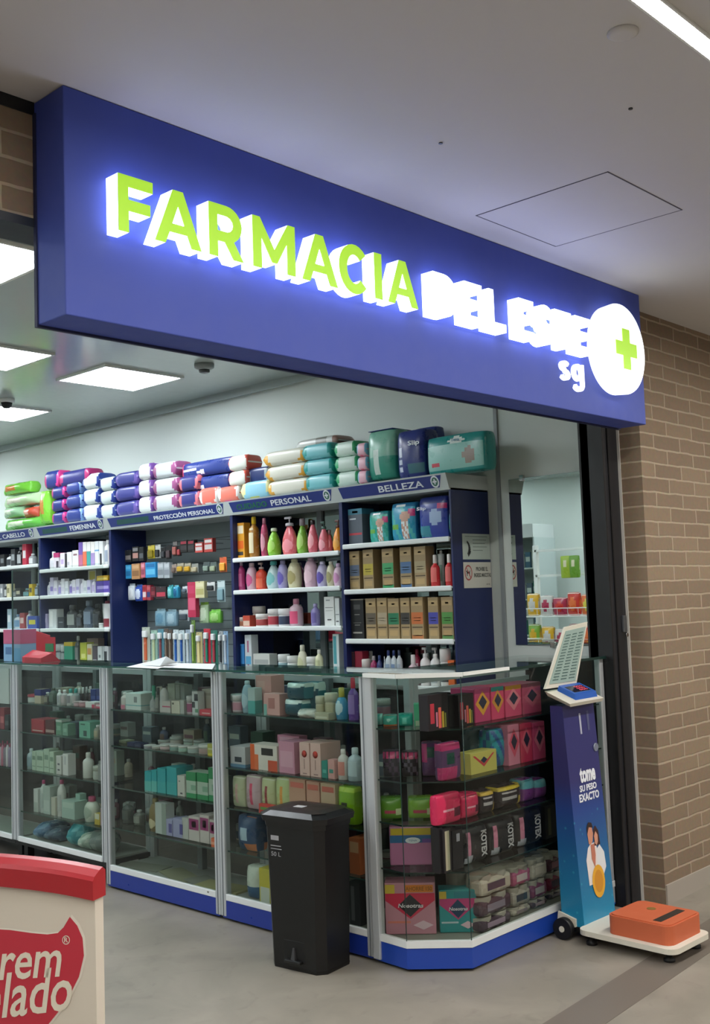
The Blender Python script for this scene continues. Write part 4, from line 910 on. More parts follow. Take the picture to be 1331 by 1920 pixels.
tb = [(355,435,1150,'#a8b0a4','#c4603c','orange'),(445,508,1180,'#8fb0a0','#b8c49c','mint'),(514,572,1170,'#4f8494','#8a4f54','teal'),(582,618,1165,'#5a4a40','#7c6a5c','brown'),(622,658,1175,'#4c4038','#8c7c6c','dark brown'),(668,722,1175,'#c0ccd0','#2c5fa8','white'),(726,780,1180,'#b4c4c8','#2a58a0','pale blue'),
      (790,842,1175,'#8c9cac','#c0cad0','silver'),(850,888,1080,'#5c7c34','#8cac50','olive green'),(896,958,1200,'#b8ac7c','#d8cc94','cream'),(972,1040,1165,'#b8283c','#2c7c68','red topped'),(1044,1110,1180,'#2a6c5c','#a83c48','dark green'),(1125,1165,1190,'#9ca4a8','#2c3034','grey'),(1170,1215,1190,'#7c9cbc','#c8d0d8','light blue')]
r = Row(K, 1.02, 'in bottom row of hanging toothbrushes', plane=4.17)
for a, b, v, c, g_, cn in tb:
    def mk(w, h, d, c=c, g_=g_):
        e = empty('toothbrush_pack', (0,0,0)); MB().box(-w/2, w/2, -0.0015, 0.0015, 0, h, mat(c), 0.001).build('card', e)
        b = MB(); b.box(-w*.16, w*.16, -0.012, -0.0015, h*.08, h*.72, mat(g_, 0.25), 0.004).box(-w*.26, w*.26, -0.02, -0.0015, h*.72, h*.9, mat('#e2e6e6', 0.3), 0.004); b.build('toothbrush', e)
        MB().rod((0, -0.01, h*0.96), (0, XW-4.17-0.024, h*0.96), 0.0016, HM, 6).build('hook', e)
        return e
    r.add(a, b, v, f'{cn} toothbrush pack', 'toothbrush', mk, dep=0.004)
r.done('hanging toothbrush packs')
# ================================================================== ON TOP OF THE SHELVING
def wp(c0, c1, c2, c3='#e6e8ea'):
    """wipes print: c0 body, c1 end bands, c2 label, c3 stripe"""
    def pat(u, v):
        e = .13+.07*math.sin(v*19+len(c0)+ord(c1[2]))
        if u < e or u > 1-e*.8: return 1
        if .30 < u < .62 and .55 < v < .95: return 2
        if .36 < u < .52 and .62 < v < .85: return 3
        if .64 < u < .76 and .6 < v < .8: return 1
        if .22 < u < .28: return 3
        return 0
    return lambda w, h, d: wipes(w, h, d, [c0, c1, c2, c3], pat)
def stack(K, where, items, group, plane=4.10):
    r = Row(K, ZT, where, plane=plane)
    for (a, b, v0, v1, desc, mk, dep, back) in items:
        z_at_base = None if v1 is None else v1
        r.add(a, b, v0, desc, 'wipes pack', mk, dep=dep, vb=z_at_base, back=back)
    r.done(group)
KA, KB, KC = (5.546, 60, 840), (5.546, 280, 820), (5.546, 480, 790)
def column(K, a, b, vt, vb, n, desc, mk, dep=0.17, back=0.0, group='wipes packs stacked on top of the shelving', where='stack', cat='wipes pack', wob=0.004, z0=None, drift=0):
    k, ox, oy = K; X = 4.095+back; zlo = ZT+0.001 if z0 is None else z0
    pxm = ((a+b)/2)/k+ox
    Y0, Y1 = y_of(a/k+ox, X, ZT+.1), y_of(b/k+ox, X, ZT+.1); w = abs(Y0-Y1); Yc = (Y0+Y1)/2
    zt = z_at((X, Yc), pxm, vt/k+oy); h = (zt-zlo)/n
    for i in range(n):
        o = mk(w*1.04, h*1.02, dep); o.name = o.name
        lev = {1:('only',),2:('lower','upper'),3:('bottom','middle','top'),4:('lowest','second','third','topmost')}[n][i]
        dy = random.uniform(-wob, wob) + drift*i
        tag(o, f'{desc}, {lev} in its shelf-top stack' if n > 1 else f'{desc} on the shelving top', cat, group)
        o.location = (X+dep/2, Yc+dy, zlo+h*i); o.rotation_euler = (0, 0, -PI/2+random.uniform(-.06, .06))
NV, MG = '#232f74', '#b8367c'
column(KA, 195, 330, 400, 780, 3, 'navy and magenta wipes pack beside the green bags', wp(NV, MG, '#2b3a8c', '#d8d4ec'))
column(KA, 345, 500, 340, 760, 3, 'navy wipes pack with light blue band', wp('#27387e', '#7fa4d8', '#27387e', '#dfe4f0'))
column(KA, 520, 680, 262, 735, 3, 'white wipes pack with navy blotches, left column', wp('#d3ddde', '#2b4596', '#dfe6e4', '#3a56a8'))
column(KA, 700, 850, 300, 720, 3, 'white wipes pack with navy blotches, right column', wp('#c9d6d6', '#2b4190', '#d6e0dc', '#3a56a8'))
column(KA, 862, 1080, 245, 700, 3, 'lavender and navy wipes pack', wp('#3b3f8c', '#6b5aa8', '#3a3f88', '#c3c4e4'))
column(KA, 1098, 1230, 158, 660, 3, 'white wipes pack with violet ends, left column', wp('#d8dcdc', '#6f4a94', '#e2e4e2', '#b86a9c'))
column(KB, 30, 275, 255, 760, 3, 'pale grey wipes pack with plum base', wp('#b8bec2', '#8c4a78', '#c4cacc', '#d8dadc'), dep=0.15)
def navytena(w, h, d):
    return softpack(w, h, d, ['#28397e', '#d8dce8', '#c64a6c'], lambda u, v, f: (1 if (f == 'F' and (.08 < u < .34 and .4 < v < .55)) or (f == 'F' and (u-.45)**2*4+(v-.3)**2 < .02) else (2 if f == 'F' and u < .06 else 0)), 'wipes_pack', .08, 14)
column(KB, 300, 490, 395, 710, 2, 'navy pack with pink corner under long navy packs', wp('#2c2f70', '#d0707c', '#2a2c68', '#dcdcec'), dep=0.14)
for i, (a, b, v0, v1, d_) in enumerate(((275, 800, 232, 395, 'long dark navy adult wipes pack, upper of two'), (300, 765, 400, 560, 'long dark navy adult wipes pack, lower of two'))):
    k, ox, oy = KB; X = 4.10; Ya, Yb = y_of(a/k+ox, X, 2.2), y_of(b/k+ox, X, 2.2); w = abs(Ya-Yb); Yc = (Ya+Yb)/2
    zt = z_at((X, Yc), (a+b)/2/k+ox, v0/k+oy); zb_ = z_at((X, Yc), (a+b)/2/k+ox, v1/k+oy)
    o = navytena(w, zt-zb_, 0.12); place(o, (X+0.09, Yc, zb_), -PI/2, d_, 'wipes pack', 'long navy packs')
column(KB, 510, 690, 520, 695, 1, 'coral and white wipes pack with round label', wp('#d86a5c', '#e0dcd8', '#e8e4e0', '#c8404c'), dep=0.15)
column(KB, 700, 925, 505, 660, 1, 'coral wipes pack with pink heart', wp('#d4705f', '#e2dedc', '#d64a84', '#e8e0dc'), dep=0.15)
column(KB, 820, 1010, 185, 510, 2, 'white wipes pack with coral ends', wp('#d8dcd4', '#cf5c4e', '#e0e2dc', '#c4483c'), dep=0.13, z0=ZT+.088)
column(KB, 940, 1235, 450, 640, 1, 'light blue wipes pack with yellow print', wp('#8cc4d8', '#d8d89c', '#c8cc5c', '#3c78a8'), dep=0.15)
column(KB, 1010, 1225, 310, 460, 1, 'small navy wipes pack behind the light blue one', wp('#28386c', '#9cb0b8', '#2c4894', '#dfe4e8'), dep=0.12, back=0.03, z0=ZT+.09)
column(KC, 110, 540, 285, 760, 3, 'white wipes pack with mustard ends', wp('#d8d8ca', '#d69e34', '#e2e4dc', '#dcae58'), dep=0.16, drift=0.012)
column(KC, 500, 790, 225, 700, 3, 'teal wipes pack with green ends', wp('#7cc4cc', '#189a98', '#9cd4dc', '#22a8a8'), dep=0.16, drift=0.008)
column(KC, 815, 1035, 205, 660, 3, 'white wipes pack with green ends', wp('#cfe4da', '#38a870', '#dceee6', '#d05a90'), dep=0.16)
column(KC, 1042, 1140, 220, 640, 3, 'pink and blue small wipes pack', wp('#e2b4c4', '#78b8d8', '#d8748c', '#d8e8ec'), dep=0.14)
o = wipes(0.34, 0.07, 0.16, ['#b8bcb8', '#7a7c76', '#c8ccc8', '#8c6c60'], lambda u, v: 1 if .5 < u < .72 else (3 if u > .9 else 0))
place(o, (4.28, y_of(700/5.546+480, 4.28, 2.25), 2.225), -PI/2+.05, 'grey wipes pack lying on the back of the teal stack', 'wipes pack', None) if False else None
P_y = y_of(608, 4.28, 2.25); place(o, (4.29, P_y, 2.232), -PI/2, 'grey and white pack lying behind the top of the teal stack', 'wipes pack', 'wipes packs stacked on top of the shelving')
# magenta long pack on top of the navy stack, left
column(KA, 125, 260, 235, 400, 1, 'short navy wipes pack lying over the left end', wp(NV, '#c03a80', '#303c90', '#dcd8ee'), dep=0.15, z0=ZT+.262)
column(KA, 262, 590, 228, 345, 1, 'long magenta and navy wipes pack', wp('#26286a', '#a8306c', '#3a3f70', '#b8367c'), dep=0.14, z0=ZT+.262)
# green bags, far left
K = (2.893, 0, 780)
gp = lambda c, e_, l: (lambda w, h, d: softpack(w, h, d, [c, e_, l], lambda u, v, f: 1 if (f == 'F' and (v < .15)) else (2 if f == 'F' and .15 < u < .6 and .3 < v < .7 else 0), 'snack_bag', .3, 10, 1.0))
r = Row(K, ZT, 'of green bags on shelving top')
r.add(2,112,490,'pale green plastic bag','bag',gp('#9cc8a0','#c04a3c','#d0e0c8'),vb=552,dep=.16)
r.add(0,225,552,'bright green plastic bag','bag',gp('#62b848','#3f9c3c','#cfe4c0'),vb=612,dep=.18)
r.add(0,200,425,'white, green and red plastic bag','bag',gp('#bfe0b0','#b8382c','#dcdcc8'),vb=488,dep=.16)
r.add(0,150,362,'flat lime green bag with red base','bag',gp('#78cc40','#b03a28','#cf7c30'),vb=422,dep=.15)
r.add(115,190,492,'red and white plastic bag','bag',gp('#c4503c','#e0d0c0','#dcb0a0'),vb=552,dep=.15)
r.add(207,262,405,'upright green folded bag','bag',gp('#7ac83c','#5ca838','#b8803c'),vb=582,dep=.08)
r.done('plastic bags piled on the far shelving top')
# big adult diaper packs over BELLEZA
K = (2.465, 400, 780)
def big(cols, pat, txt=None, tr=None, tc='#e0e8ee', bul=.08, rim=None):
    def mk(w, h, d):
        e = empty('diaper_pack', (0,0,0)); o = softpack(w, h, d, cols, pat, 'pack_body', bul, 20); o.parent = e
        if txt: lettering(txt, w*tr[0], w*tr[1], h*tr[2], h*tr[3], -d/2*(1+bul)-0.001, mat(tc, 0.4), e, t=0.0008, bold=0.02)
        if rim: MB().box(-w*.45, w*.45, -d*.42, d*.42, h*.985, h*1.0, mat(rim, 0.4), 0.004).build('pack_top', e)
        return e
    return mk
r = Row(K, ZT, 'on BELLEZA shelving top', plane=4.10)
r.add(705,835,62,'tall pale green adult diaper pack with navy rim','diaper pack',big(['#7fb8a4','#2f8f7c','#c8dcd4'], lambda u,v,f: (2 if f=='F' and .3<u<.5 and .1<v<.62 and (v*8)%1<.85 else (0 if v>.45 else 1)), rim='#26357c'),vb=293,dep=.18)
r.add(842,972,62,'tall navy adult diaper pack marked Slip','diaper pack',big(['#27357c','#c8d0e4','#3f6f7c'], lambda u,v,f: (1 if f=='F' and .08<u<.26 and .12<v<.66 and (v*7)%1<.85 else (2 if f=='F' and u>.45 and .08<v<.32 else 0)), 'Slip', (.0,.42,.64,.76)),vb=290,dep=.15)
r.add(975,1252,82,'wide pale teal adult diaper pack with oval logo','diaper pack',big(['#8fc4bc','#2a8f8c','#e0ece8','#c8505c','#9a8c84','#2c5f9c'], lambda u,v,f: 1 if f!='F' else (2 if ((u-.55)/.13)**2+((v-.84)/.09)**2<1 else (1 if v>.74 or v<.12 else (3 if .12<u<.24 and .2<v<.3 else (4 if ((u-.76)/.09)**2+((v-.42)/.22)**2<1 else (5 if u>.8 and v>.88 else 0))))), 'Tena', (-.02,.12,.80,.88), '#2a6f8c'),vb=262,dep=.13)
r.add(922,1030,50,'navy diaper pack lying behind the Slip pack','diaper pack',big(['#27387c','#9cb0cc','#27387c'], lambda u,v,f: 1 if f=='F' and ((u-.5)/.3)**2+((v-.7)/.15)**2<1 else 0),vb=290,dep=.10,back=.17)
r.done('adult diaper packs on top of the shelving')

# ================================================================== ON THE COUNTER TOP
e = empty('receipt_paper', (0,0,0))
def sheet(pts, label):
    m = MB(); k = m.mi(mat('#e8ecee', 0.5)); P = []
    for (px, py, dz) in pts:
        dd = ray(px, py); t = (HC+0.001+dz-CAM_H)/dd.z; P.append(CPOS+dd*t)
    a = [m.bm.verts.new(p) for p in P]; b = [m.bm.verts.new(p+Vector((0,0,.0012))) for p in P]
    n = len(P); m.bm.faces.new(a[::-1]).material_index = k; m.bm.faces.new(b).material_index = k
    for i in range(n): m.bm.faces.new((a[i], a[(i+1)%n], b[(i+1)%n], b[i])).material_index = k
    tag(m.build('paper_sheet'), label, 'paper', 'papers on the glass counter')
bpy.data.objects.remove(e)
sheet([(237,1251,0),(296,1254,0),(334,1242,0),(280,1240.5,0)], 'flat white paper, left one of the loose sheets on the counter')
sheet([(262,1247,.004),(300,1249,.004),(332,1243,.012),(312,1231,.05)], 'folded white paper standing up like a tent on the counter')
sheet([(303,1251.5,.002),(398,1255,.002),(404,1245,.002),(320,1243.5,.002)], 'long flat white paper, right one of the loose sheets on the counter')
# red wire/cardboard display
e = empty('counter_display', (3.20, y_of(76, 3.20, 1.15), HC-0.001), -PI/2+.15); tag(e, 'red folded cardboard candy display standing on the left glass counter', 'display'); e.scale = (.62, .62, .9)
RED = mat('#c4243c', 0.35); g = MB()
g.hexa([(-.13,-.10,0),(.13,-.10,0),(.13,.12,0),(-.13,.12,0),(-.13,-.10,.035),(.13,-.10,.028),(.13,.02,.055),(-.13,.02,.075)], RED)
g.build('tray', e)
g = MB(); g.hexa([(-.14,.06,0),(-.04,.12,0),(-.04,.13,0),(-.14,.07,0),(-.13,.06,.19),(-.02,.12,.16),(-.02,.13,.16),(-.13,.07,.19)], RED); g.build('side_board', e)
g = MB(); g.box(-.13,.08,.10,.106,0,.15,RED).box(-.05,.06,.095,.1,.06,.11,mat('#2f8c5c')); g.build('back_board', e)
for i in range(6): pass
# pink/blue carton at far left
r = Row((6.05, 0, 1200), HC, 'on the left glass counter', plane=3.16)
r.add(38,236,-118,'tall pink and blue carton standing','box',C_('#7fa8cc',(0,1,.55,1,'#b8567c'),(.12,.48,.22,.45,'#4a6f9c'),(.5,1,.0,.42,'#5fa0cc')),dep=.10)
r.done('counter top boxes')
# clear glass screen at the far left
e = empty('counter_screen', (3.125, 5.62, HC), -PI/2); tag(e, 'clear glass screen standing on the counter at the left edge', 'glass screen')
MB().box(-.012, .9, 0, .005, 0, .52, GLASS).build('glass_pane', e); MB().box(-.016, -.010, -.001, .006, 0, .52, mat('#1d3a38', .3)).build('glass_edge', e)

# ================================================================== IN THE COUNTERS (left to right)
K1, K2 = (6.05, 0, 1200), (6.05, 0, 1400)
W3 = 'in raised counter, '
r = Row(K1, .875, W3+'top shelf', plane=3.16, dmax=.09)
r.add(285,372,618,'pale jar with red lid','jar',J_('#b8c0ba','#b83a4c'))
r.add(390,462,560,'cream box with navy top','box',C_('#bfb39c',(0,1,.55,1,'#27327c')))
r.add(480,528,595,'dark brown bottle','bottle',B_('#3c3832','#c8ccc8','#8a8474'))
r.add(536,592,545,'dark green bottle','bottle',B_('#4c5e54','#3a4a42','#5f7268'))
r.add(632,664,566,'white slim tube','tube',B_('#d8dcdc','#e6eaea','#b0b4ba'))
r.add(672,722,570,'clear vial set with white caps','bottle',B_('#b4b0b0','#dcdede','#c0b2b4'))
r.add(738,790,556,'white bottle with teal cap','bottle',B_('#c9cecc','#2f9c94','#8c8a90',capf=.25))
r.add(796,850,555,'teal capped grey bottle','bottle',B_('#8c9494','#2a8f88','#b0a8a8',capf=.25))
for i, (a, cn, c) in enumerate(((858,'black','#1c1a20'),(898,'dark brown','#2a2020'),(940,'black glossy','#17171c'),(982,'dark plum','#2c2028'))): r.add(a,a+36,545-6*i,f'{cn} nail polish bottle','bottle',B_(c,('#c8cccc','#d0d0d0','#a8a8a8','#c0b8b8')[i],None,capf=.35),back=.06)
r.add(1026,1084,560,'navy blue carton','box',C_('#27387c',(.1,.9,.4,.6,'#4a5ca0')),back=.06)
r.add(1090,1150,556,'darker blue carton','box',C_('#222f6c',(.1,.9,.4,.6,'#3a4a90')),back=.06)
r.add(815,870,695,'small rose jar','jar',J_('#b89aa0','#c8b8b8'))
r.add(875,935,700,'small pink jar','jar',J_('#b8848c','#c0a0a4'))
r.add(965,1072,705,'low white carton with pink end','box',C_('#d4d4d2',(.7,1,.0,.6,'#c84a68')),dep=.06)
r.add(1078,1168,735,'low crimson and white carton','box',C_('#c4506a',(.1,.9,.5,1,'#d8ccd0')),dep=.05)
r.done('goods on the top shelf of the raised counter')
r = Row(K1, .715, W3+'second shelf', plane=3.16, dmax=.10)
r.add(352,500,900,'red carton','box',C_('#a8303e',(.1,.9,.1,.18,'#c8b8b0')),dep=.1)
r.add(512,620,910,'dark red low carton','box',C_('#58242a',(.05,.95,.1,.3,'#b8a098')),dep=.09)
r.add(632,700,905,'green carton with white lid','box',C_('#5f8c74',(0,1,.85,1,'#c4ccc4'),(.2,.8,.3,.6,'#86ac94')))
r.add(706,768,950,'sage green carton','box',C_('#6c9480',(.2,.8,.3,.6,'#8cb09c')))
r.add(780,870,930,'grey navy carton','box',C_('#3f4858',(.1,.9,.3,.5,'#6c7684')),back=.05)
r.add(895,1022,930,'mint green square carton','box',C_('#6fae98',(.15,.55,.8,.88,'#30584c'),(.4,.7,.1,.45,'#2c4c48')),dep=.09)
r.add(1045,1100,968,'clear bottle with steel top','bottle',B_('#8a8c80','#c4c8c4','#a09a80'))
r.add(1108,1165,960,'amber jar','jar',J_('#7c7460','#b4b8b0','#5c5444'))
r.done('goods on the second shelf of the raised counter')
r = Row(K2, .505, W3+'third shelf', plane=3.16, dmax=.09)
r.add(288,340,25,'pale blue bottle','bottle',B_('#a8bcc0','#c0d0d2','#8ca4ac'))
for i, (a, b, v) in enumerate(((362,405,52),(410,492,50),(496,556,28),(560,612,58))): r.add(a,b,v,('pale mint','mint with grey print','tall mint','mint lined')[i]+' carton','box',C_('#b4c8b4',(.15,.85,.55,.75,'#7c9484'),(.1,.9,.2,.24,'#7c9484')),dep=.06)
r.add(636,694,105,'white carton with dark dots','box',C_('#d0d0cc',(.3,.7,.2,.28,'#4c4c50'),(.3,.7,.5,.6,'#5c6068')))
r.add(710,772,85,'tall white carton','box',C_('#d4d4d2',(.3,.6,.5,.9,'#b8babc')))
r.add(912,988,72,'plain white bottle','bottle',B_('#d2d4ce','#d8dad4',None,'round',.2))
r.add(1030,1102,222,'squat white tub','jar',J_('#aab0a8','#b8beb4'))
r.add(1110,1170,200,'grey low box','box',C_('#8a8f8c'))
r.done('goods on the third shelf of the raised counter')
r = Row(K2, .28, W3+'lowest shelf', plane=3.16, dmax=.08)
r.add(380,430,480,'slim white tube carton','box',C_('#c8ccc8',(.1,.9,.0,.42,'#b0b8b0')))
r.add(440,486,382,'white tube with pink tip','tube',B_('#c4ccc8','#b84a78','#a8b4b0',capf=.12))
r.add(490,568,450,'sage square carton','box',C_('#a9b8b0',(.1,.9,.1,.5,'#bcc8c0')))
r.add(580,626,575,'small cream carton','box',C_('#c0bfb0'))
r.add(630,690,380,'tall white tube with dark pink tip','tube',B_('#cccdc8','#a04468','#b4b8b4',capf=.12))
r.add(698,848,615,'wide mint carton','box',C_('#9fb8ac',(.1,.9,.6,.9,'#b4c8bc')),dep=.08)
r.add(856,908,535,'mint carton behind','box',C_('#93b4a8'),back=.05)
r.add(912,1032,575,'white bottle with rose top','bottle',B_('#c6ccbe','#b0486c','#9cac9c','oval',.2))
r.add(1070,1130,760,'yellow and white carton','box',C_('#c0a83c',(.1,.9,.5,1,'#d0d0b8')))
r.add(1135,1190,700,'dusty pink carton','box',C_('#a08c90'))
r.done('tubes on the lowest shelf of the raised counter')
r = Row(K2, .136, W3+'floor', plane=3.16)
bg_ = lambda c, l: (lambda w, h, d: softpack(w, h, d, [c, l], lambda u, v, f: 1 if (int(u*5)+int(v*4)) % 3 == 0 else 0, 'plastic_bag', .35, 10, 1.5))
r.add(388,500,880,'blue plastic bag','bag',bg_('#4c7496','#6f94b0'),dep=.16)
r.add(505,620,935,'slate plastic bag','bag',bg_('#40586c','#5c7484'),dep=.16)
r.add(762,880,885,'teal plastic bag','bag',bg_('#2f8c98','#5cacb4'),dep=.15)
r.add(890,980,1000,'pale crumpled bag','bag',bg_('#a8bcae','#c4d0c4'),dep=.12)
r.add(985,1180,985,'long grey rolled bag','bag',bg_('#6c7874','#808c86'),dep=.12)
r.done('bags on the floor of the raised counter')
# far left counter
r = Row(K1, .862, 'in far left counter', plane=3.13)
r.add(-190,104,318,'plain white board','board',C_('#c9d0d0'),dep=.01)
for i, (a, b, v) in enumerate(((-60,-5,770),(0,48,770),(52,100,850))): r.add(a,b,v,('maroon jar','red and dark box','black box')[i],'box',C_(('#5a2a34','#8c3440','#23262a')[i],(.1,.9,.3,.6,('#9c5c64','#c86c74','#555b60')[i])),zb=.715 if False else .716)
for i in range(6): a = -60+i*27; r.add(a,a+22,1145+(i%2)*30,('pink','white','rose','grey','white','lilac')[i]+' tube','tube',B_(('#b8647c','#c8c4c8','#c07c90','#8c8490','#d0ccd0','#9c8ca8')[i],'#8c3450',None),zb=.506)
r.done('goods in the far left counter')

K1, K2 = (5.787, 200, 1250), (5.787, 200, 1430)
W2 = 'in teal box counter, '
r = Row(K1, .88, W2+'top shelf', plane=3.16, dmax=.08)
r.add(135,190,280,'white bottle with pink base','bottle',B_('#ccc8c4','#d8d8d4','#cf7c94',lab=(.02,.25)))
r.add(203,372,290,'wide white carton with teal edge','box',C_('#c4d0cc',(.0,1,.25,.29,'#3f9ca0'),(.55,.75,.45,.8,'#7c8484')),dep=.12)
r.add(450,506,205,'white bottle with tall teal cap','bottle',B_('#b0b4b4','#2f9c80','#9ca4a4','round',.55))
r.add(512,555,230,'dark capped clear bottle','bottle',B_('#6c706c','#26282a','#8c908c',capf=.3))
r.add(560,620,190,'white tall bottle with black cap','bottle',B_('#d2d4d4','#1d1f22','#c0c4c4',capf=.14))
for i, (a, b, v, cn) in enumerate(((662,742,185,'ivory'),(745,795,192,'cream'),(798,845,200,'pale grey'))): r.add(a,b,v,f'tall {cn} carton at the back','box',C_(('#bcc0b0','#a8aea4','#9ca4a0')[i],(.1,.9,.25,.3,'#8c9488')),back=.1,dep=.05)
r.add(572,690,370,'white carton with pink stripe','box',C_('#c4c0bc',(.25,1,.45,.55,'#b8466a')),dep=.06)
r.add(700,790,372,'cream carton with dark spot','box',C_('#c8c4b4',(.1,.3,.7,.85,'#4c4844')),dep=.06)
r.add(795,838,365,'pale grey small carton','box',C_('#a4a8a4'))
r.add(842,918,320,'white jar with plum label','jar',J_('#b4a8ac','#c0c0c0','#8c4868'))
r.add(925,990,270,'black and white patterned carton','box',C_('#c0c4c4',(.4,1,.6,.9,'#2c2e34'),(.0,.5,.3,.55,'#2c2e34'),(.5,1,.1,.25,'#5c8c6c')))
r.add(1035,1145,245,'large cream carton','box',C_('#b4b0a4',(.1,.9,.75,.85,'#9c988c')),back=.05,dep=.08)
r.add(1002,1148,468,'low red carton with white script','box',C_('#c84454',(.2,.8,.3,.5,'#e0b4b4')),dep=.05)
r.done('goods on the top shelf of the teal box counter')
r = Row(K1, .70, W2+'second shelf', plane=3.16, dmax=.09)
r.add(130,205,800,'khaki carton','box',C_('#7c8068'),back=.05)
r.add(218,292,822,'navy low carton','box',C_('#232a50'))
r.add(296,368,835,'dark blue low carton','box',C_('#20264a',(.2,.8,.4,.5,'#5c6484')))
for i, (a, b, v, c) in enumerate(((375,458,868,'#b4b8b8'),(462,540,862,'#b8b8b4'),(545,642,845,'#b8aeac'),(655,738,850,'#b4c4bc'),(748,832,860,'#a8c0b4'),(842,945,872,'#b8c8c4'),(955,1085,850,'#b4aca8'))):
    r.add(a,b,v,('small grey lidded','beige lidded','pinkish','white lidded','pale green','large white lidded','wide rosy')[i]+' cream jar','jar',J_(c,'#ccd0cc',('#7c7884','#a8a49c','#b09898','#6f8c84','#8cac9c','#8c9c98','#a08884')[i]))
r.add(1090,1168,840,'yellow and green carton','box',C_('#a8a84c',(.1,.9,.5,.65,'#c8c89c'),(.1,.9,.0,.2,'#d0c43c')),dep=.05)
for i, (a, b, v) in enumerate(((515,640,800),(650,760,765),(800,900,790),(905,1020,800))): r.add(a,b,v,('brown backed','flat white','pale mint','light mint')[i]+' tub in rear rank','jar',J_(('#9c9894','#a8a49c','#9cb0a4','#a4b8b0')[i],'#b0b8b4'),back=.12)
r.done('jars on the second shelf of the teal box counter')
r = Row(K2, .495, W2+'third shelf', plane=3.16, dmax=.09)
for i, (a, b, v) in enumerate(((410,482,95),(485,542,82),(548,640,62),(650,760,50))): r.add(a,b,v,('first','second','third','widest')[i]+' turquoise carton','box',C_('#229ca4',(.0,1,.0,.5,'#5cb4b0') if i < 2 else (.0,1,.0,.45,'#34a4a8')),dep=.10)
r.add(765,845,142,'white carton with tiny print','box',C_('#c4c4bc',(.2,.4,.7,.75,'#5c5c5c'),(.4,.7,.1,.18,'#4c4c50')),dep=.05)
for i, (a, b, v) in enumerate(((862,968,100),(980,1100,112),(1106,1180,55))): r.add(a,b,v,('left','middle','right taller')[i]+' green and white carton','box',C_('#a8bcac',(.0,1,.66,1,'#1f8450'),(.0,1,.0,.18,'#2a8c58'),(.5,1,.3,.5,'#7ca48c')),dep=.08)
r.done('boxes on the third shelf of the teal box counter')
r = Row(K2, .30, W2+'lowest shelf', plane=3.16, dmax=.09)
r.add(140,220,430,'grey plastic bottle','bottle',B_('#5c6460','#7c8480','#6c7470'),back=.05)
r.add(265,345,520,'silver grey bottle','bottle',B_('#6c706a','#a8aca8','#8c9088'),back=.05)
r.add(428,520,392,'amber brown bottle with cream label','bottle',B_('#7c6c44','#8c7c50','#c0b490','oval',.15,(.1,.4)))
r.add(525,648,440,'tall white and grey carton','box',C_('#b4bcb8',(.6,1,.0,1,'#8c9890')),dep=.05)
for a, b, dsc in ((600,712,'lilac carton with violet oval'),(716,832,'lilac carton with half oval')): r.add(a,b,612,dsc,'box',C_('#9c9cc0',(.65,.95,.2,.75,'#504c8c')),dep=.08)
r.add(815,885,600,'plain white soft pack','box',C_('#b8b8b4'))
for i, (a, b, v) in enumerate(((888,1005,585),(1010,1112,570),(1118,1180,620))): r.add(a,b,v,('left','middle','right')[i]+' white and magenta pack','box',C_('#c4bcb8',(.05,.95,.45,.9,'#94306c'),(.3,.7,.55,.8,'#b46c94')),dep=.08)
r.add(1130,1182,820,'small orange carton','box',C_('#d8683c',(.1,.9,.3,.6,'#e8a080')),back=-.03,dep=.03)
r.done('goods on the lowest shelf of the teal box counter')
for i, (x, y, a, c, dsc) in enumerate(((3.22, 4.55, .2, '#77786c', 'grey folded sheet lying at the left of the counter floor'), (3.22, 4.25, -.3, '#8a8a70', 'olive cardboard sheet lying mid counter floor'), (3.20, 4.02, -.25, '#7d7f76', 'grey cardboard sheet on the counter floor near the post'), (3.20, 3.91, .1, '#9a986c', 'yellowish leaflet on the counter floor near the post'))):
    m = MB(); m.box(-.14, .14, -.06, .06, 0, .003+.002*i, mat(c, .6)); o = m.build('cardboard_sheet', None, (x, y, .1015), -PI/2+a); tag(o, dsc, 'paper', 'flat sheets on the counter floor')

K = (3.2, 400, 1240); W1 = 'in counter behind bin, '
r = Row(K, .905, W1+'top shelf', plane=3.16, dmax=.08)
r.add(98,150,205,'pale rose jar','jar',J_('#b8aeb0','#c4c4c4','#b07c8c'))
r.add(155,205,118,'pale blue tall bottle','bottle',B_('#94b4c4','#b0c8d0','#a8c4d0','oval',.12))
r.add(207,250,160,'white and teal carton','box',C_('#a8bcbc',(0,1,.0,.5,'#4fa09c')))
r.add(254,350,85,'tall salmon pink carton','box',C_('#cf9894',(.1,.6,.5,.85,'#d8a8a0'),(.6,1,.0,.4,'#dcb4ac')),back=.06,dep=.08)
r.add(300,398,195,'salmon pink low carton','box',C_('#cc9c98',(.3,.7,.3,.8,'#a8706c'),(.0,.2,.0,.5,'#7cb0a8')),dep=.06)
def hosp(w, h, d): return softpack(w, h, d, ['#1c4c5c','#c0d0cc','#2c6874'], lambda u, v, f: 1 if v > .82-.5*(.25-(u-.5)**2) else (0 if f == 'F' else 2), 'soft_pack', .15, 14)
r.add(428,535,130,'upper dark teal pack with white curve','soft pack',hosp,vb=228,dep=.09)
r.add(412,518,230,'lower dark teal pack with white curve','soft pack',hosp,vb=326,dep=.09)
r.add(540,622,122,'rear teal and white pack','soft pack',hosp,dep=.07,back=.07)
r.add(488,596,292,'crumpled white small bag','soft pack',bg_('#c4ccc4','#d8dcd4'),dep=.08,back=-.02)
for i, (a, b, v) in enumerate(((600,648,210),(652,712,192))): r.add(a,b,v,('left','right')[i]+' cream lidded tub','jar',J_('#b8b49c','#c8c8b4','#a8a488'))
r.add(605,690,310,'low cream carton in front','box',C_('#a8a890',(.1,.9,.2,.5,'#c8c8b4')),dep=.04,back=-.03)
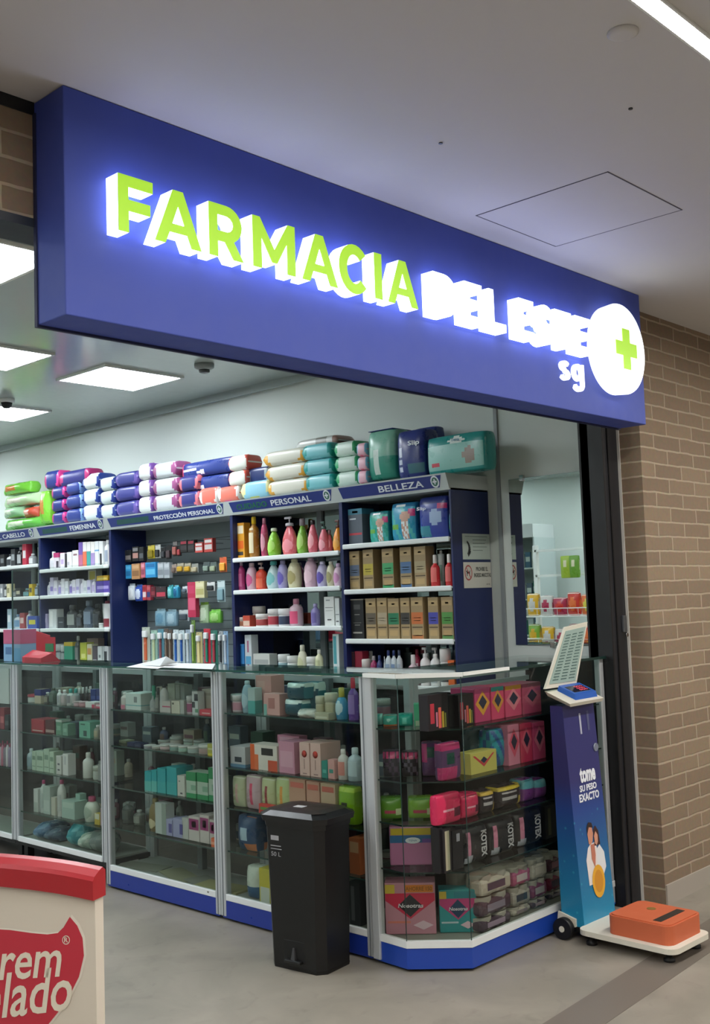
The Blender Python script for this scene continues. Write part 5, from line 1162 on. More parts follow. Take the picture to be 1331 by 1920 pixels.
r.add(715,775,160,'blue figure shaped bottle','bottle',B_('#3f94bc','#b8b04c','#b4d0d8','oval',.3))
r.add(796,845,100,'purple bottle with red cap','bottle',B_('#6c4c9c','#c03048','#8c74b4','round',.25))
r.done('baby goods on the top shelf of the counter behind the bin')
r = Row(K, .664, W1+'second shelf', plane=3.16, dmax=.10)
r.add(100,192,512,'white carton with dark figure','box',C_('#b8b8bc',(.3,.75,.25,.5,'#28303c'),(.0,1,.0,.15,'#5c84a0')),dep=.12)
r.add(225,300,425,'dark green box behind the orange carton','box',C_('#143c2c'),back=.09)
r.add(220,385,502,'orange and white carton with dark hair','box',C_('#d8d0c8',(.0,.16,.0,1,'#d8602c'),(.16,.3,.0,.6,'#dc7040'),(.42,.85,.60,.88,'#201c1c'),(.66,1,.0,.42,'#c85438')),dep=.08)
r.add(392,488,482,'pink carton with fine print','box',C_('#c88ca4',(.1,.9,.2,.7,'#d4a0b4')),dep=.1)
r.add(385,520,445,'taller pink carton behind','box',C_('#c4809c',(.1,.9,.8,.95,'#d8a8bc')),back=.11,dep=.05)
def ball(w, h, d):
    e = carton(w, h, d, '#d8b4ac', [(.45,.5,.2,.5,'#8c6c6c'),(.3,.7,.05,.08,'#8c6c6c')]); 
    m = MB(); m.lathe([(w*.02,0),(w*.25,0.0004),(w*.02,0.001)], mat('#cc4238', .3), 14, axis='y'); b = m.build('balloon_print', e, (0, -d/2-.0014, h*.66)); return e
for a, b, q in ((517,578,'left'),(582,645,'right')): r.add(a,b,488 if q == 'left' else 492,f'{q} pink carton with red balloon','box',ball,dep=.12)
r.add(648,684,598,'small teal carton','box',C_('#1f8478',(.2,.8,.3,.5,'#5cb0a4')))
r.add(686,726,590,'small pink carton','box',C_('#cf9c98',(.2,.8,.3,.5,'#3f8c80')))
r.add(733,785,530,'white bottle with coral letters','bottle',B_('#ccc8c4','#d8d4d0','#cc8478'))
r.add(788,858,522,'pale blue squared bottle','bottle',B_('#a8bcc4','#bcccd2','#b4c8ce','round',.2))
r.done('baby cartons on the second shelf of the counter behind the bin')
r = Row(K, .487, W1+'third shelf', plane=3.16, dmax=.08)
def sach(c, l, t=None):
    return lambda w, h, d: softpack(w, h, d, [c, l, t or c], lambda u, v, f: 2 if v > .88 else (1 if f == 'F' and .38 < u < .62 and .2 < v < .75 else 0), 'soft_pack', .2, 12)
for i, (a, b, v, c, l, cn) in enumerate(((105,182,692,'#b0b494','#c8a49c','pale green'),(186,275,685,'#bca0a8','#cc4868','dusty pink'),(280,362,702,'#b8bc90','#8c3c3c','cream green'),(366,458,700,'#b4c088','#cc8c3c','light green'))): r.add(a,b,v,f'{cn} sachet pack','soft pack',sach(c,l,'#cccab8'),dep=.06)
for i, (a, b, v) in enumerate(((455,555,708),(560,640,722),(645,735,735))): r.add(a,b,v,('left kraft pink','middle kraft pink','right yellowish')[i]+' carton','box',C_(('#c0947c','#c49480','#c4a88c')[i],(.1,.9,.78,.92,'#cc6c5c'),(.2,.8,.05,.3,'#cf9450')),dep=.05)
r.add(740,840,752,'lime green pack with dark figure','soft pack',lambda w,h,d: softpack(w,h,d,['#7cac1c','#3c3c30','#b4d44c'],lambda u,v,f: 1 if f=='F' and .35<u<.65 and .2<v<.6 else (2 if v>.85 else 0),'soft_pack',.15,12),dep=.07)
r.add(270,372,860,'small red and green packet','box',C_('#c43a34',(.1,.9,.4,.7,'#5c8c3c')),back=-.03,dep=.02)
r.done('packs on the third shelf of the counter behind the bin')
r = Row(K, .30, W1+'lowest shelf', plane=3.16)
r.add(130,245,930,'dark blue pack with pale emblem','soft pack',lambda w,h,d: softpack(w,h,d,['#27466c','#c87c50','#a8c0d0'],lambda u,v,f: 2 if f=='F' and (u-.5)**2+(v-.5)**2<.04 else (1 if v<.25 and u>.5 else 0),'soft_pack',.2,12),dep=.10)
r.add(815,880,1062,'orange brown carton','box',C_('#b8643c',(.1,.9,.6,.9,'#d0a078')),dep=.1)
r.done('packs on the lowest shelf of the counter behind the bin')
r = Row(K, .1015, W1+'floor', plane=3.16)
r.add(188,268,1232,'white and blue soft pack','soft pack',lambda w,h,d: softpack(w,h,d,['#c4ccc0','#2c5c84'],lambda u,v,f: 1 if v<.4 and f=='F' else 0,'soft_pack',.15,10),dep=.09)
r.add(275,345,1245,'yellow and white carton','box',C_('#c4b83c',(.1,.9,.0,.45,'#c8ccc0')),dep=.07)
r.add(815,882,1325,'dark grey carton with pale curve','box',C_('#3c3c40',(.2,.5,.1,.9,'#6c6c70')),dep=.1)
r.done('packs on the floor of the counter behind the bin')

# rear ranks behind the front goods
RC = ['#6c7a74','#8a8f8a','#4a5a66','#9a9484','#5c4a44','#a8b4ac','#6a4450','#3f5c50','#b0a898','#54607c']; RN = ['sage','grey','slate','beige','brown','pale mint','plum','forest green','sand','dusk blue']
def rear(yn, yf, zs, zh, where, n, seed):
    rnd = random.Random(seed); nm_ = ['top','second','third','lowest']
    for si, z in enumerate(zs):
        for i in range(n):
            y = yf-.07-(yf-yn-.14)*i/(n-1); j = rnd.randrange(10); w_ = rnd.uniform(.05, .085); h_ = min(zh[si], rnd.uniform(.07, .14)); 
            if (i+si) % 3 == 0: o = jar(w_*.8, h_*.7, RC[j], '#9aa09c', RC[(j+4) % 10]); k_, c_ = 'jar', 'jar'
            elif (i+si) % 3 == 1: o = carton(w_, h_, .05, RC[j], [(.1,.9,.5,.7,RC[(j+3) % 10])]); k_, c_ = 'carton', 'box'
            else: o = bottle(w_*.6, h_, RC[j], '#a0a4a0', RC[(j+5) % 10], d=w_*.6); k_, c_ = 'bottle', 'bottle'
            place(o, (XC+.215, y, z), -PI/2, f'dim {RN[j]} {k_}, {ORD[i]} from left in rear rank, {nm_[si]} shelf, {where}', c_, 'rear rank goods in the glass counters')
rear(2.93, 3.78, (.905,.664,.487,.30), (.13,.2,.15,.15), 'bin counter', 7, 3)
rear(3.85, 4.68, (.88,.70,.495,.295), (.14,.15,.17,.15), 'teal box counter', 7, 5)
rear(4.74, 5.57, (.875,.715,.505,.28), (.14,.13,.17,.18), 'raised counter', 7, 8)
# ------------------------------------------------------------------ corner counter
K = (3.2, 680, 1240); DIAG = ((3.15, 2.86), (3.36, 2.60)); WC = 'in corner counter, '
def dia(base, dcol, ring, txt=None, nmz='sanitary_pad_pack', top=None, txc='#e8e4ea', big_=True):
    def mk(w, h, d):
        e = empty(nmz, (0,0,0)); m = MB(); m.box(-w/2, w/2, -d/2, d/2, 0, h, mat(base, .35), .003)
        if top: m.box(-w*.49, w*.49, -d/2-.0006, -d/2, h*.86, h*.99, mat(top))
        m.build('pack_body', e)
        m = MB(); y = -d/2-.0008
        diamond(m, 0, h*.55, w*.46, h*.36, y, mat(ring)); diamond(m, 0, h*.58, w*.27, h*.21, y-.0006, mat(dcol)); m.build('diamond_print', e)
        if txt: lettering(txt, -w*.26, w*.26, h*.54, h*.62, y-.0008, mat(txc, .4), e, t=.0006, bold=.02)
        return e
    return mk
def pk(cols, pat, nm='sanitary_pad_pack', bul=.1, n=14): return lambda w, h, d: softpack(w, h, d, cols, pat, nm, bul, n)
def kot(w, h, d):
    e = empty('sanitary_pad_pack', (0,0,0)); o = softpack(w, h, d, ['#1a1a20','#c87c98','#a8a8b4'], lambda u,v,f: (1 if f=='F' and .12<u<.26 and .25<v<.9 else (2 if f=='F' and u<.42 and v<.25 and (u-.2)**2+(v-.12)**2<.02 else 0)), 'pack_body', .04, 16); o.parent = e
    lettering('KOTEX', w*.12, w*.34, h*.14, h*.86, -d/2*1.04-.002, mat('#c9c6cc', .4), e, t=.0008, bold=.03, vertical='down'); return e
r = Row(K, .89, WC+'top shelf left', 'D', DIAG)
r.add(118,205,325,'small teal pack with orange base','sanitary pads',pk(['#2f9c8c','#cc6c34','#9cd4c8'],lambda u,v,f: 1 if v<.18 else (2 if f=='F' and ((u-.4)**2+(v-.6)**2)<.02 else 0)),dep=.07)
r.add(210,300,318,'square turquoise pack','sanitary pads',pk(['#2ca494','#6cc8b8'],lambda u,v,f: 1 if f=='F' and .3<u<.6 and .2<v<.7 else 0),dep=.08)
r.add(306,386,256,'mint carton with orange side','sanitary pads',C_('#4fb088',(.8,1,.0,1,'#d89434'),(.1,.6,.02,.25,'#b4ccb0'),nm='sanitary_pad_box'),dep=.06)
r.add(78,118,320,'dim teal pack in second rank','sanitary pads',pk(['#3a8c80','#7cb8ac'],lambda u,v,f: 1 if u>.6 else 0),dep=.06,back=.07)
r.done('packs at the left of the corner counter top shelf')
r = Row(K, .89, WC+'top shelf right', 'F', 2.60)
def tamp(w, h, d):
    return carton(w, h, d, '#1c171c', [(.10,.30,.2,.75,'#a82c3c'),(.38,.46,.1,.5,'#b86c84'),(.5,.64,.05,.62,'#c8584c'),(.68,.78,.05,.5,'#c8a43c'),(.82,.88,.05,.45,'#8c8c3c')], 'tampon_box')
r.add(392,515,196,'black carton with coloured bars','tampons',tamp,dep=.045)
r.add(575,668,196,'black carton with pink bars','tampons',tamp,dep=.05)
r.add(520,572,200,'plain black carton','tampons',C_('#151316',nm='tampon_box'),dep=.04,back=.02)
for i, (a, b, v) in enumerate(((672,768,160),(772,850,150),(855,955,142),(960,1072,128))): r.add(a,b,v,('darker pink','hot pink','orange topped pink','pink with black mark')[i]+' pack with diamond prints','sanitary pads',dia(('#b83c6c','#d0446c','#cc4c70','#b84c6c')[i],'#2c2c44',('#d89838','#cf8c3c','#dc7c8c','#c8607c')[i],top=('#c84c84','#3c9c9c','#dc9c34','#a8506c')[i]),dep=.12)
r.done('packs on the top shelf of the corner counter')
r = Row(K, .695, WC+'second shelf left', 'D', DIAG)
ms_ = lambda u,v,f: 1 if (v>.72 and (u*5)%1<.7) else (2 if int(u*6)+int(v*5) in (3,5,8) else 0)
r.add(118,225,540,'black and magenta pack','sanitary pads',pk(['#241c28','#c03870','#4c3850'],ms_),dep=.09)
r.add(232,335,545,'black pack with magenta top','sanitary pads',pk(['#201c24','#b03464','#5c5464'],ms_),dep=.09)
r.add(352,478,490,'plum pack with green window','sanitary pads',pk(['#54305c','#b03c74','#12443c'],lambda u,v,f: 2 if f=='F' and .3<u<.65 and .55<v<.85 else (1 if v>.45 and (u<.3 or u>.65) else 0)),dep=.1)
r.done('purple packs at the left of the second corner shelf')
r = Row(K, .695, WC+'second shelf right', 'F', 2.60)
r.add(482,600,485,'purple pack with hot pink patch','sanitary pads',pk(['#5c3c64','#b8346c','#164840'],lambda u,v,f: 2 if f=='F' and .2<u<.55 and .4<v<.7 else (1 if v<.35 and u<.7 or v>.8 else 0)),dep=.05)
def yel(w, h, d):
    e = carton(w, h, d, '#c4b860', [], 'sanitary_pad_pack'); m = MB(); y = -d/2-.0006; k = m.mi(mat('#c43c44'))
    for s_ in (-1, 1): m.bm.faces.new([m.bm.verts.new((s_*x*w, y, z*h)) for x, z in ((.0,.28),(.0,.42),(.34,.86),(.42,.86))]).material_index = k
    diamond(m, 0, h*.60, w*.13, h*.16, y-.0005, mat('#26304c')); m.build('v_print', e); return e
r.add(645,805,540,'yellow pack with red V','sanitary pads',yel,dep=.07)
r.add(780,868,405,'teal and blue tall pack','sanitary pads',pk(['#2c8c9c','#2c508c','#a8ccd0'],lambda u,v,f: 1 if (u+v)%.5<.2 else 0),dep=.08,back=.02)
r.add(655,765,405,'dark teal pack behind the yellow one','sanitary pads',pk(['#28444c','#5c7c84'],lambda u,v,f: 1 if f=='F' and (u-.5)**2+(v-.6)**2<.02 else 0),dep=.06,back=.09)
for i, (a, b, v) in enumerate(((875,945,380),(950,1020,370),(1025,1098,362))): r.add(a,b,v,('pale pink','crimson','deep pink')[i]+' pack with diamonds','sanitary pads',dia(('#cc7c94','#bc3454','#b84068')[i],'#2c2438',('#c84c64','#cc5c70','#cc6c84')[i]),dep=.12)
r.done('packs on the second shelf of the corner counter')
r = Row(K, .535, WC+'third shelf left', 'D', DIAG)
gpk = lambda g1: pk([g1,'#b43c5c','#c8d4a8','#5c8c3c'],lambda u,v,f: 1 if f=='F' and .2<u<.7 and .25<v<.4 else (2 if f=='F' and u>.68 and .2<v<.5 else (3 if v>.85 else 0)))
r.add(102,235,820,'dark green pack','sanitary pads',gpk('#5c8c2c'),dep=.08)
r.add(268,430,818,'bright green pack with pink line','sanitary pads',gpk('#74a034'),dep=.08)
r.done('green packs on the third corner shelf')
r = Row(K, .535, WC+'third shelf right', 'F', 2.60)
ppk = pk(['#cc2c58','#e0a0b0','#5c1c30'],lambda u,v,f: 1 if f=='F' and .2<u<.65 and .4<v<.5 else (2 if f=='F' and u>.65 and .2<v<.5 else 0))
r.add(452,598,795,'crimson pack with pale lines','sanitary pads',ppk,dep=.05)
r.add(605,710,795,'rose red pack','sanitary pads',ppk,dep=.09)
tx = lambda c2: pk(['#2c2428','#b4acb0',c2],lambda u,v,f: 1 if f=='F' and .15<u<.7 and int(v*8) in (3,5) else (2 if v>.78 or (u>.75 and v<.4) else 0))
r.add(716,800,775,'black pack with yellow edge','sanitary pads',tx('#c8a43c'),dep=.08)
r.add(820,962,742,'black and yellow pack with white words','sanitary pads',tx('#ccb03c'),dep=.09)
for a, b, q in ((970,1040,'left'),(1044,1112,'right')): r.add(a,b,705,f'{q} purple and pale teal pack','sanitary pads',pk(['#74387c','#5c9ca8','#d0c0d0'],lambda u,v,f: 1 if v>.55 else 0),dep=.09)
r.done('packs on the third shelf of the corner counter')
r = Row(K, .36, WC+'fourth shelf left', 'D', DIAG)
def lady(w, h, d):
    e = empty('sanitary_pad_pack', (0,0,0)); m = MB(); m.box(-w/2, w/2, -d/2, d/2, 0, h, mat('#b06c94', .3), .006).build('pack_body', e)
    m = MB(); y = -d/2; m.box(-w*.47, w*.47, y-.0006, y, h*.78, h*.95, mat('#c8ac2c')).box(-w*.49, w*.49, y-.0006, y, h*.58, h*.77, mat('#2c6090')).box(w*.2, w*.49, y-.0012, y, h*.58, h*.68, mat('#6c4898')); m.build('printed_bands', e)
    m = MB(); k = m.mi(mat('#d8dce4')); m.bm.faces.new([m.bm.verts.new((w*.16*math.cos(t), y-.0018, h*.64+h*.08*math.sin(t))) for t in [2*PI*i/20 for i in range(20)]]).material_index = k; m.build('oval_logo', e)
    lettering('TENA', -w*.09, w*.09, h*.62, h*.66, y-.0022, mat('#2c6090'), e, t=.0004); return e
r.add(158,448,990,'wide mauve pack with yellow and blue bands','sanitary pads',lady,dep=.1)
r.done('mauve pack on the fourth corner shelf')
r = Row(K, .36, WC+'fourth shelf right', 'F', 2.60)
r.add(462,485,1000,'thin black pack','sanitary pads',C_('#1a181c',nm='sanitary_pad_box'),dep=.04,back=.01)
r.add(488,535,1005,'cream edged black pack','sanitary pads',C_('#262226',(.2,.75,.05,.95,'#b0a890'),nm='sanitary_pad_box'),dep=.05)
r.add(540,605,1010,'black pack with white mark','sanitary pads',C_('#1d1b22',(.4,.7,.7,.9,'#a8a4b0'),nm='sanitary_pad_box'),dep=.06)
for i, (a, b, v) in enumerate(((612,765,990),(772,925,950),(930,1090,900))): r.add(a,b,v,('first','second','third')[i]+' black pack lettered KOTEX','sanitary pads',kot,dep=.12)
r.add(1095,1180,860,'plain dark pack','sanitary pads',C_('#17171a',(.2,.4,.1,.9,'#54543c'),nm='sanitary_pad_box'),dep=.12)
r.done('black packs on the fourth shelf of the corner counter')
r = Row(K, .101, WC+'floor left', 'D', DIAG)
def nos(base, dcol, ring, a_, flap):
    def mk(w, h, d):
        e = empty('sanitary_pad_box', (0,0,0)); m = MB(); m.box(-w/2, w/2, -d/2, d/2, 0, h, mat(base, .35), .003).build('box_body', e)
        m = MB(); y = -d/2-.0006; k = m.mi(mat(ring)); m.bm.faces.new([m.bm.verts.new((x*w, y, z*h)) for x, z in ((-.49,.80),(-.49,.66),(0,.30),(.49,.66),(.49,.80))]).material_index = k
        diamond(m, 0, h*.56, w*.24, h*.22, y-.0006, mat(dcol)); m.box(-w*.45, w*.0, y-.0006, y, h*.22, h*.26, mat(a_)); m.box(-w*.49, -w*.3, y-.0012, y, h*.80, h*.97, mat('#d0b040')); m.box(-w*.1, w*.46, y-.0012, y, h*.82, h*.96, mat(flap))
        diamond(m, w*.25, h*.18, w*.2, h*.09, y-.0006, mat('#d8b8c4')); m.build('printed_design', e)
        lettering('Nosotras', -w*.24, w*.26, h*.52, h*.60, y-.0014, mat('#dcd4dc', .4), e, t=.0006, bold=.02, shear=.15)
        if flap == '#d87c2c': lettering('AHORRE 150', -w*.08, w*.44, h*.85, h*.93, y-.0014, mat('#8c5c20', .4), e, t=.0006, bold=.02)
        return e
    return mk
r.add(132,445,1330,'large pink box lettered Nosotras and 150','sanitary pads',nos('#c08494','#28242c','#c82c4c','#d87c6c','#d87c2c'),dep=.1)
r.done('large boxes on the floor of the corner counter')
r = Row(K, .101, WC+'floor middle', 'D', ((3.165, 2.85), (3.375, 2.61)))
r.add(458,690,1372,'large teal box lettered Nosotras','sanitary pads',nos('#2c8c90','#1c3c5c','#b83c74','#b4c4cc','#2c7c88'),dep=.08)
r.done('large teal box on the floor of the corner counter')
def rolls(cols):
    def mk(w, h, d):
        e = empty('toilet_roll_pack', (0,0,0)); m = MB(); rr_ = w/4
        for sx in (-1, 1):
            for j in range(2): m.lathe([(rr_*.9,0),(rr_,h*.06),(rr_,h*.94),(rr_*.9,h)], mat('#8f887e', .5), 16, c=(sx*rr_, -d/2+rr_+j*2*rr_, 0))
        m.build('rolls', e)
        m = MB(); m.box(-w/2, w/2, -d/2-.001, -d/2+rr_*1.2, h*.04, h*.80, mat(cols[0], .25), .012); m.box(-w*.30, w*.28, -d/2-.0018, -d/2, h*.25, h*.6, mat(cols[1])); m.build('wrapper', e); return e
    return mk
def rollstack(K, a, b, vs, plane, lab, cols):
    k, ox, oy = K; zb_ = .101
    for i, v in enumerate(vs):
        px0, px1 = a/k+ox, b/k+ox; x0, x1 = x_of(px0, plane, zb_+.05), x_of(px1, plane, zb_+.05); w_ = x1-x0; zt = z_at(((x0+x1)/2, plane), (px0+px1)/2, v/k+oy)
        o = rolls(cols[i % len(cols)])(w_*.98, zt-zb_-.002, w_); place(o, ((x0+x1)/2, plane+w_/2, zb_), 0, f'{lab} toilet roll pack, ' + ('bottom', 'middle', 'top')[i if len(vs) == 3 else (0, 2)[i]] + ' of its stack in corner counter', 'toilet paper', 'toilet roll packs on the floor of the corner counter'); zb_ = zt
rollstack(K, 708, 892, (1512, 1392, 1262), 2.575, 'leftmost large', (('#4c3c48','#a0889c'),('#54404c','#8c8090'),('#b8b0a4','#4c4054')))
rollstack(K, 898, 1008, (1462, 1345, 1225), 2.60, 'second', (('#b0a89c','#8c7c80'),('#a8a098','#3c4450'),('#a85c7c','#c8b8b8')))
rollstack(K, 1014, 1108, (1418, 1305, 1178), 2.60, 'third', (('#5c4c54','#a89098'),('#7c4460','#a8a0a0'),('#b4aca0','#c0b4a8')))
rollstack(K, 1114, 1200, (1375, 1262, 1150), 2.62, 'rightmost', (('#3c3440','#7c7078'),('#6c2438','#443040'),('#54323c','#8c5c64')))

# ================================================================== THE BIN
bn = empty('pedal_bin', (2.965, 3.06, 0), -PI/2+0.0); tag(bn, 'black plastic pedal bin with lid standing before the counter', 'bin')
bn.location = (2.955, 3.085, 0); bn.rotation_euler = (0, 0, -PI/2+.12)
def taper(mb, w0, d0, z0, w1, d1, z1, m, ch=.03, n=1):
    def ring(w, d, z): 
        h, q = w/2, d/2; return [(-h+ch,-q,z),(h-ch,-q,z),(h,-q+ch,z),(h,q-ch,z),(h-ch,q,z),(-h+ch,q,z),(-h,q-ch,z),(-h,-q+ch,z)]
    k = mb.mi(m); a = [mb.bm.verts.new(p) for p in ring(w0,d0,z0)]; b = [mb.bm.verts.new(p) for p in ring(w1,d1,z1)]
    mb.bm.faces.new(a[::-1]).material_index = k; mb.bm.faces.new(b).material_index = k
    for i in range(8): mb.bm.faces.new((a[i],a[(i+1)%8],b[(i+1)%8],b[i])).material_index = k
BK = mat('#0b0b0d', .36); BK2 = mat('#121214', .33)
m = MB(); taper(m, .262, .195, 0, .266, .199, .012, BK); taper(m, .264, .197, .012, .292, .212, .555, BK); o = m.build('bin_body', bn)
m = MB(); taper(m, .302, .222, .53, .306, .226, .552, BK2, .035); m.build('rim', bn)
m = MB(); taper(m, .325, .245, .552, .335, .25, .574, BK2, .04); taper(m, .33, .245, .574, .28, .20, .590, BK2, .04); taper(m, .28, .20, .590, .2, .12, .594, BK2, .03); m.build('lid', bn)
m = MB(); m.box(-.055, .055, -.1005, -.085, .03, .115, mat('#060607', .6), .006); m.build('pedal_recess', bn)
m = MB(); m.box(-.04, .04, -.118, -.09, .03, .042, BK2, .004); m.hexa([(-.01,-.112,.042),(.01,-.112,.042),(.01,-.1,.042),(-.01,-.1,.042),(-.004,-.106,.085),(.004,-.106,.085),(.004,-.1,.085),(-.004,-.1,.085)], mat('#3a3a3d', .3)); m.build('pedal', bn)
def bslope(x, y, z): return (x, y-(z-.012)*.0138, z)
m = MB(); lw = mat('#9c9ca0', .5); yb_ = -.0995
for x0, x1, z0, z1 in ((-.098,-.058,.478,.496),(-.1,-.048,.455,.459),(-.1,-.045,.444,.447)):
    ps = [bslope(x, yb_, z) for x, z in ((x0,z0),(x1,z0),(x1,z1),(x0,z1))]; m.bm.faces.new([m.bm.verts.new(p) for p in ps]).material_index = m.mi(lw)
m.build('printed_label', bn)
lettering('50 L', -.098, -.05, .418, .434, yb_, lw, bn, t=.0006, fn=bslope)
m = MB(); m.box(-.045, .0, -.03, .0, .5935, .5955, mat('#c4c4c8', .4)); m.build('lid_sticker', bn)

# ================================================================== THE PERSON SCALE
sc_ = empty('weighing_scale', (3.93, 2.40, 0)); tag(sc_, 'tall blue coin weighing scale reading tome su peso exacto, with orange step platform', 'scale')
CRM = mat('#d9d6c8', .4); ORG = mat('#c4633f', .55)
XL, XR = -.122, .120
dk = mat('#2a2c5c', .35)
def grad_mat():
    m, nt, b = node_mat('blue_scale_print'); L = nt.links.new; tc = nt.nodes.new('ShaderNodeTexCoord'); sp = nt.nodes.new('ShaderNodeSeparateXYZ'); L(tc.outputs['Object'], sp.inputs[0])
    cr = nt.nodes.new('ShaderNodeValToRGB'); e = cr.color_ramp.elements; e[0].position = 0.05; e[0].color = rgb('#1f8ab4'); e[1].position = .62; e[1].color = rgb('#34346c')
    x = cr.color_ramp.elements.new(.35); x.color = rgb('#1d5f98'); x = cr.color_ramp.elements.new(.5); x.color = rgb('#27458c'); L(sp.outputs[2], cr.inputs[0])
    vo = nt.nodes.new('ShaderNodeTexVoronoi'); vo.inputs['Scale'].default_value = 22; L(tc.outputs['Object'], vo.inputs['Vector'])
    r2 = nt.nodes.new('ShaderNodeValToRGB'); r2.color_ramp.elements[0].position = .0; r2.color_ramp.elements[0].color = (1,1,1,1); r2.color_ramp.elements[1].position = .16; r2.color_ramp.elements[1].color = (0,0,0,1); L(vo.outputs['Distance'], r2.inputs[0])
    lt = nt.nodes.new('ShaderNodeMath'); lt.operation = 'LESS_THAN'; lt.inputs[1].default_value = .55; L(sp.outputs[2], lt.inputs[0])
    mu = nt.nodes.new('ShaderNodeMath'); mu.operation = 'MULTIPLY'; L(r2.outputs[0], mu.inputs[0]); L(lt.outputs[0], mu.inputs[1])
    m3 = nt.nodes.new('ShaderNodeMath'); m3.operation = 'MULTIPLY'; m3.inputs[1].default_value = .55; L(mu.outputs[0], m3.inputs[0])
    mx = nt.nodes.new('ShaderNodeMixRGB'); L(m3.outputs[0], mx.inputs[0]); L(cr.outputs[0], mx.inputs[1]); mx.inputs[2].default_value = rgb('#4fc0d0'); L(mx.outputs[0], b.inputs['Base Color']); b.inputs['Roughness'].default_value = .3
    return m
ZH = .925
def ly(z): return -.005 + .055*(z-.05)/.875       # front face leans back
m = MB(); m.hexa([(XL,ly(.05),.05),(XR,ly(.05),.05),(XR,.10,.05),(XL,.10,.05),(XL,ly(ZH),ZH),(XR,ly(ZH),ZH),(XR,.108,ZH),(XL,.108,ZH)], grad_mat()); m.build('column', sc_)
def lean(x, y, z): return (x, y+ly(z), z)
WT = mat('#e8ecf4', .4)
lettering('tome', -.045, .075, .605, .665, -.001, WT, sc_, t=.001, bold=.04, fn=lean)
lettering('SU PESO', -.055, .075, .570, .596, -.001, WT, sc_, t=.001, bold=.03, fn=lean)
lettering('EXACTO', -.065, .088, .530, .562, -.001, WT, sc_, t=.001, bold=.03, fn=lean)
def flat(name, polys, dy=-.0012):
    m = MB()
    for j, (c, pts) in enumerate(polys): m.bm.faces.new([m.bm.verts.new(lean(x, dy-.0002*j, z)) for x, z in pts]).material_index = m.mi(mat(c, .4))
    return m.build(name, sc_)
flat('printed_couple', [('#e6e2e0',[(-.055,.20),(-.06,.30),(-.04,.345),(-.015,.36),(.02,.36),(.03,.33),(.035,.20)]),('#dfe4e8',[(.02,.22),(.025,.33),(.05,.345),(.08,.31),(.085,.25),(.06,.22)]),
 ('#c98e74',[(-.03,.36),(-.034,.40),(-.018,.425),(.004,.42),(.01,.395),(.0,.365),(-.015,.355)]),('#2c1c1c',[(-.034,.40),(-.036,.425),(-.02,.445),(.004,.44),(.012,.42),(.004,.42),(-.018,.425)]),
 ('#3a2020',[(.012,.345),(.012,.41),(.03,.425),(.05,.40),(.056,.345)]),('#d09880',[(.016,.355),(.014,.385),(.028,.402),(.042,.385),(.04,.358),(.028,.345)]),('#c07a64',[(-.02,.30),(-.018,.355),(.01,.355),(.012,.31),(0,.26)]),
 ('#e4ac34',arc(.015,.205,.048,.065,0,350,20)),('#d0902c',arc(.015,.205,.033,.045,0,350,16))])
flat('printed_mark', [('#aeb2c4',[(-.005,.80),(-.005,.885),(.008,.885),(.008,.80)]),('#54587c',[(.055,.81),(.055,.89),(.07,.89),(.07,.81)])])
m = MB(); m.rod(lean(.098,-.006,.735), lean(.098,.0,.735), .017, mat('#8c94a8', .3, .4), 18); m.build('coin_slot', sc_)
# head: cream tray with blue display
m = MB(); m.hexa([(XL-.002,.008,ZH),(XR+.004,.008,ZH),(XR+.004,.115,ZH+.04),(XL-.002,.115,ZH+.04),(XL-.02,.0,ZH+.014),(XR+.006,.0,ZH+.014),(XR+.006,.118,ZH+.062),(XL-.02,.118,ZH+.062)], CRM); m.build('head_tray', sc_)
def hp(x, y, z): return (x*.88+.008, y*.52+.018, ZH+.014+(y*.52+.018)*.41+z*.8)
m = MB(); m.hexa([hp(-.085,.0,0),hp(.11,.0,0),hp(.11,.165,0),hp(-.085,.165,0),hp(-.08,.008,.028),hp(.105,.008,.028),hp(.105,.16,.028),hp(-.08,.16,.028)], mat('#2a5cb4', .3)); dsp = m.build('display_unit', sc_)
m = MB(); m.hexa([hp(-.062,.03,.0275),(hp(.088,.03,.0275)),hp(.088,.125,.0275),hp(-.062,.125,.0275),hp(-.06,.032,.029),hp(.086,.032,.029),hp(.086,.123,.029),hp(-.06,.123,.029)], mat('#181c30', .15)); m.build('display_screen', dsp)
for i in range(3):
    lettering('000', .005+0*i, .075, -.0, .022, 0, mat('#d84a5c', .4, 0, .8), dsp, 'digits', .0006, fn=lambda x, y, z, i=i: hp(x, .045+i*.026+z*.8, .0296+y*.2))
# raised chart board behind the head
m = MB(); hz = ZH+.065
def _q(px, py, Y): x = x_of(px, Y, 1.1); return Vector((x-3.93, Y-2.40, z_at((x, Y), px, py)))
_bl, _br, _tr, _tl = _q(1020, 1292, 2.495), _q(1078, 1284, 2.506), _q(1105, 1166, 2.506), _q(1063, 1176, 2.495)
def bp(u, v, t): p = (_bl*(1-u)+_br*u)*(1-v)+(_tl*(1-u)+_tr*u)*v; return (p.x, p.y+t, p.z)
m.hexa([bp(0,0,0),bp(1,0,0),bp(1,0,.010),bp(0,0,.010),bp(0,1,0),bp(1,1,0),bp(1,1,.010),bp(0,1,.010)], CRM); brd = m.build('chart_board', sc_)
m = MB(); a = .07
m.hexa([bp(a,a,-.002),bp(1-a,a,-.002),bp(1-a,a,0),bp(a,a,0),bp(a,1-a,-.002),bp(1-a,1-a,-.002),bp(1-a,1-a,0),bp(a,1-a,0)], mat('#9cb4ae', .3))
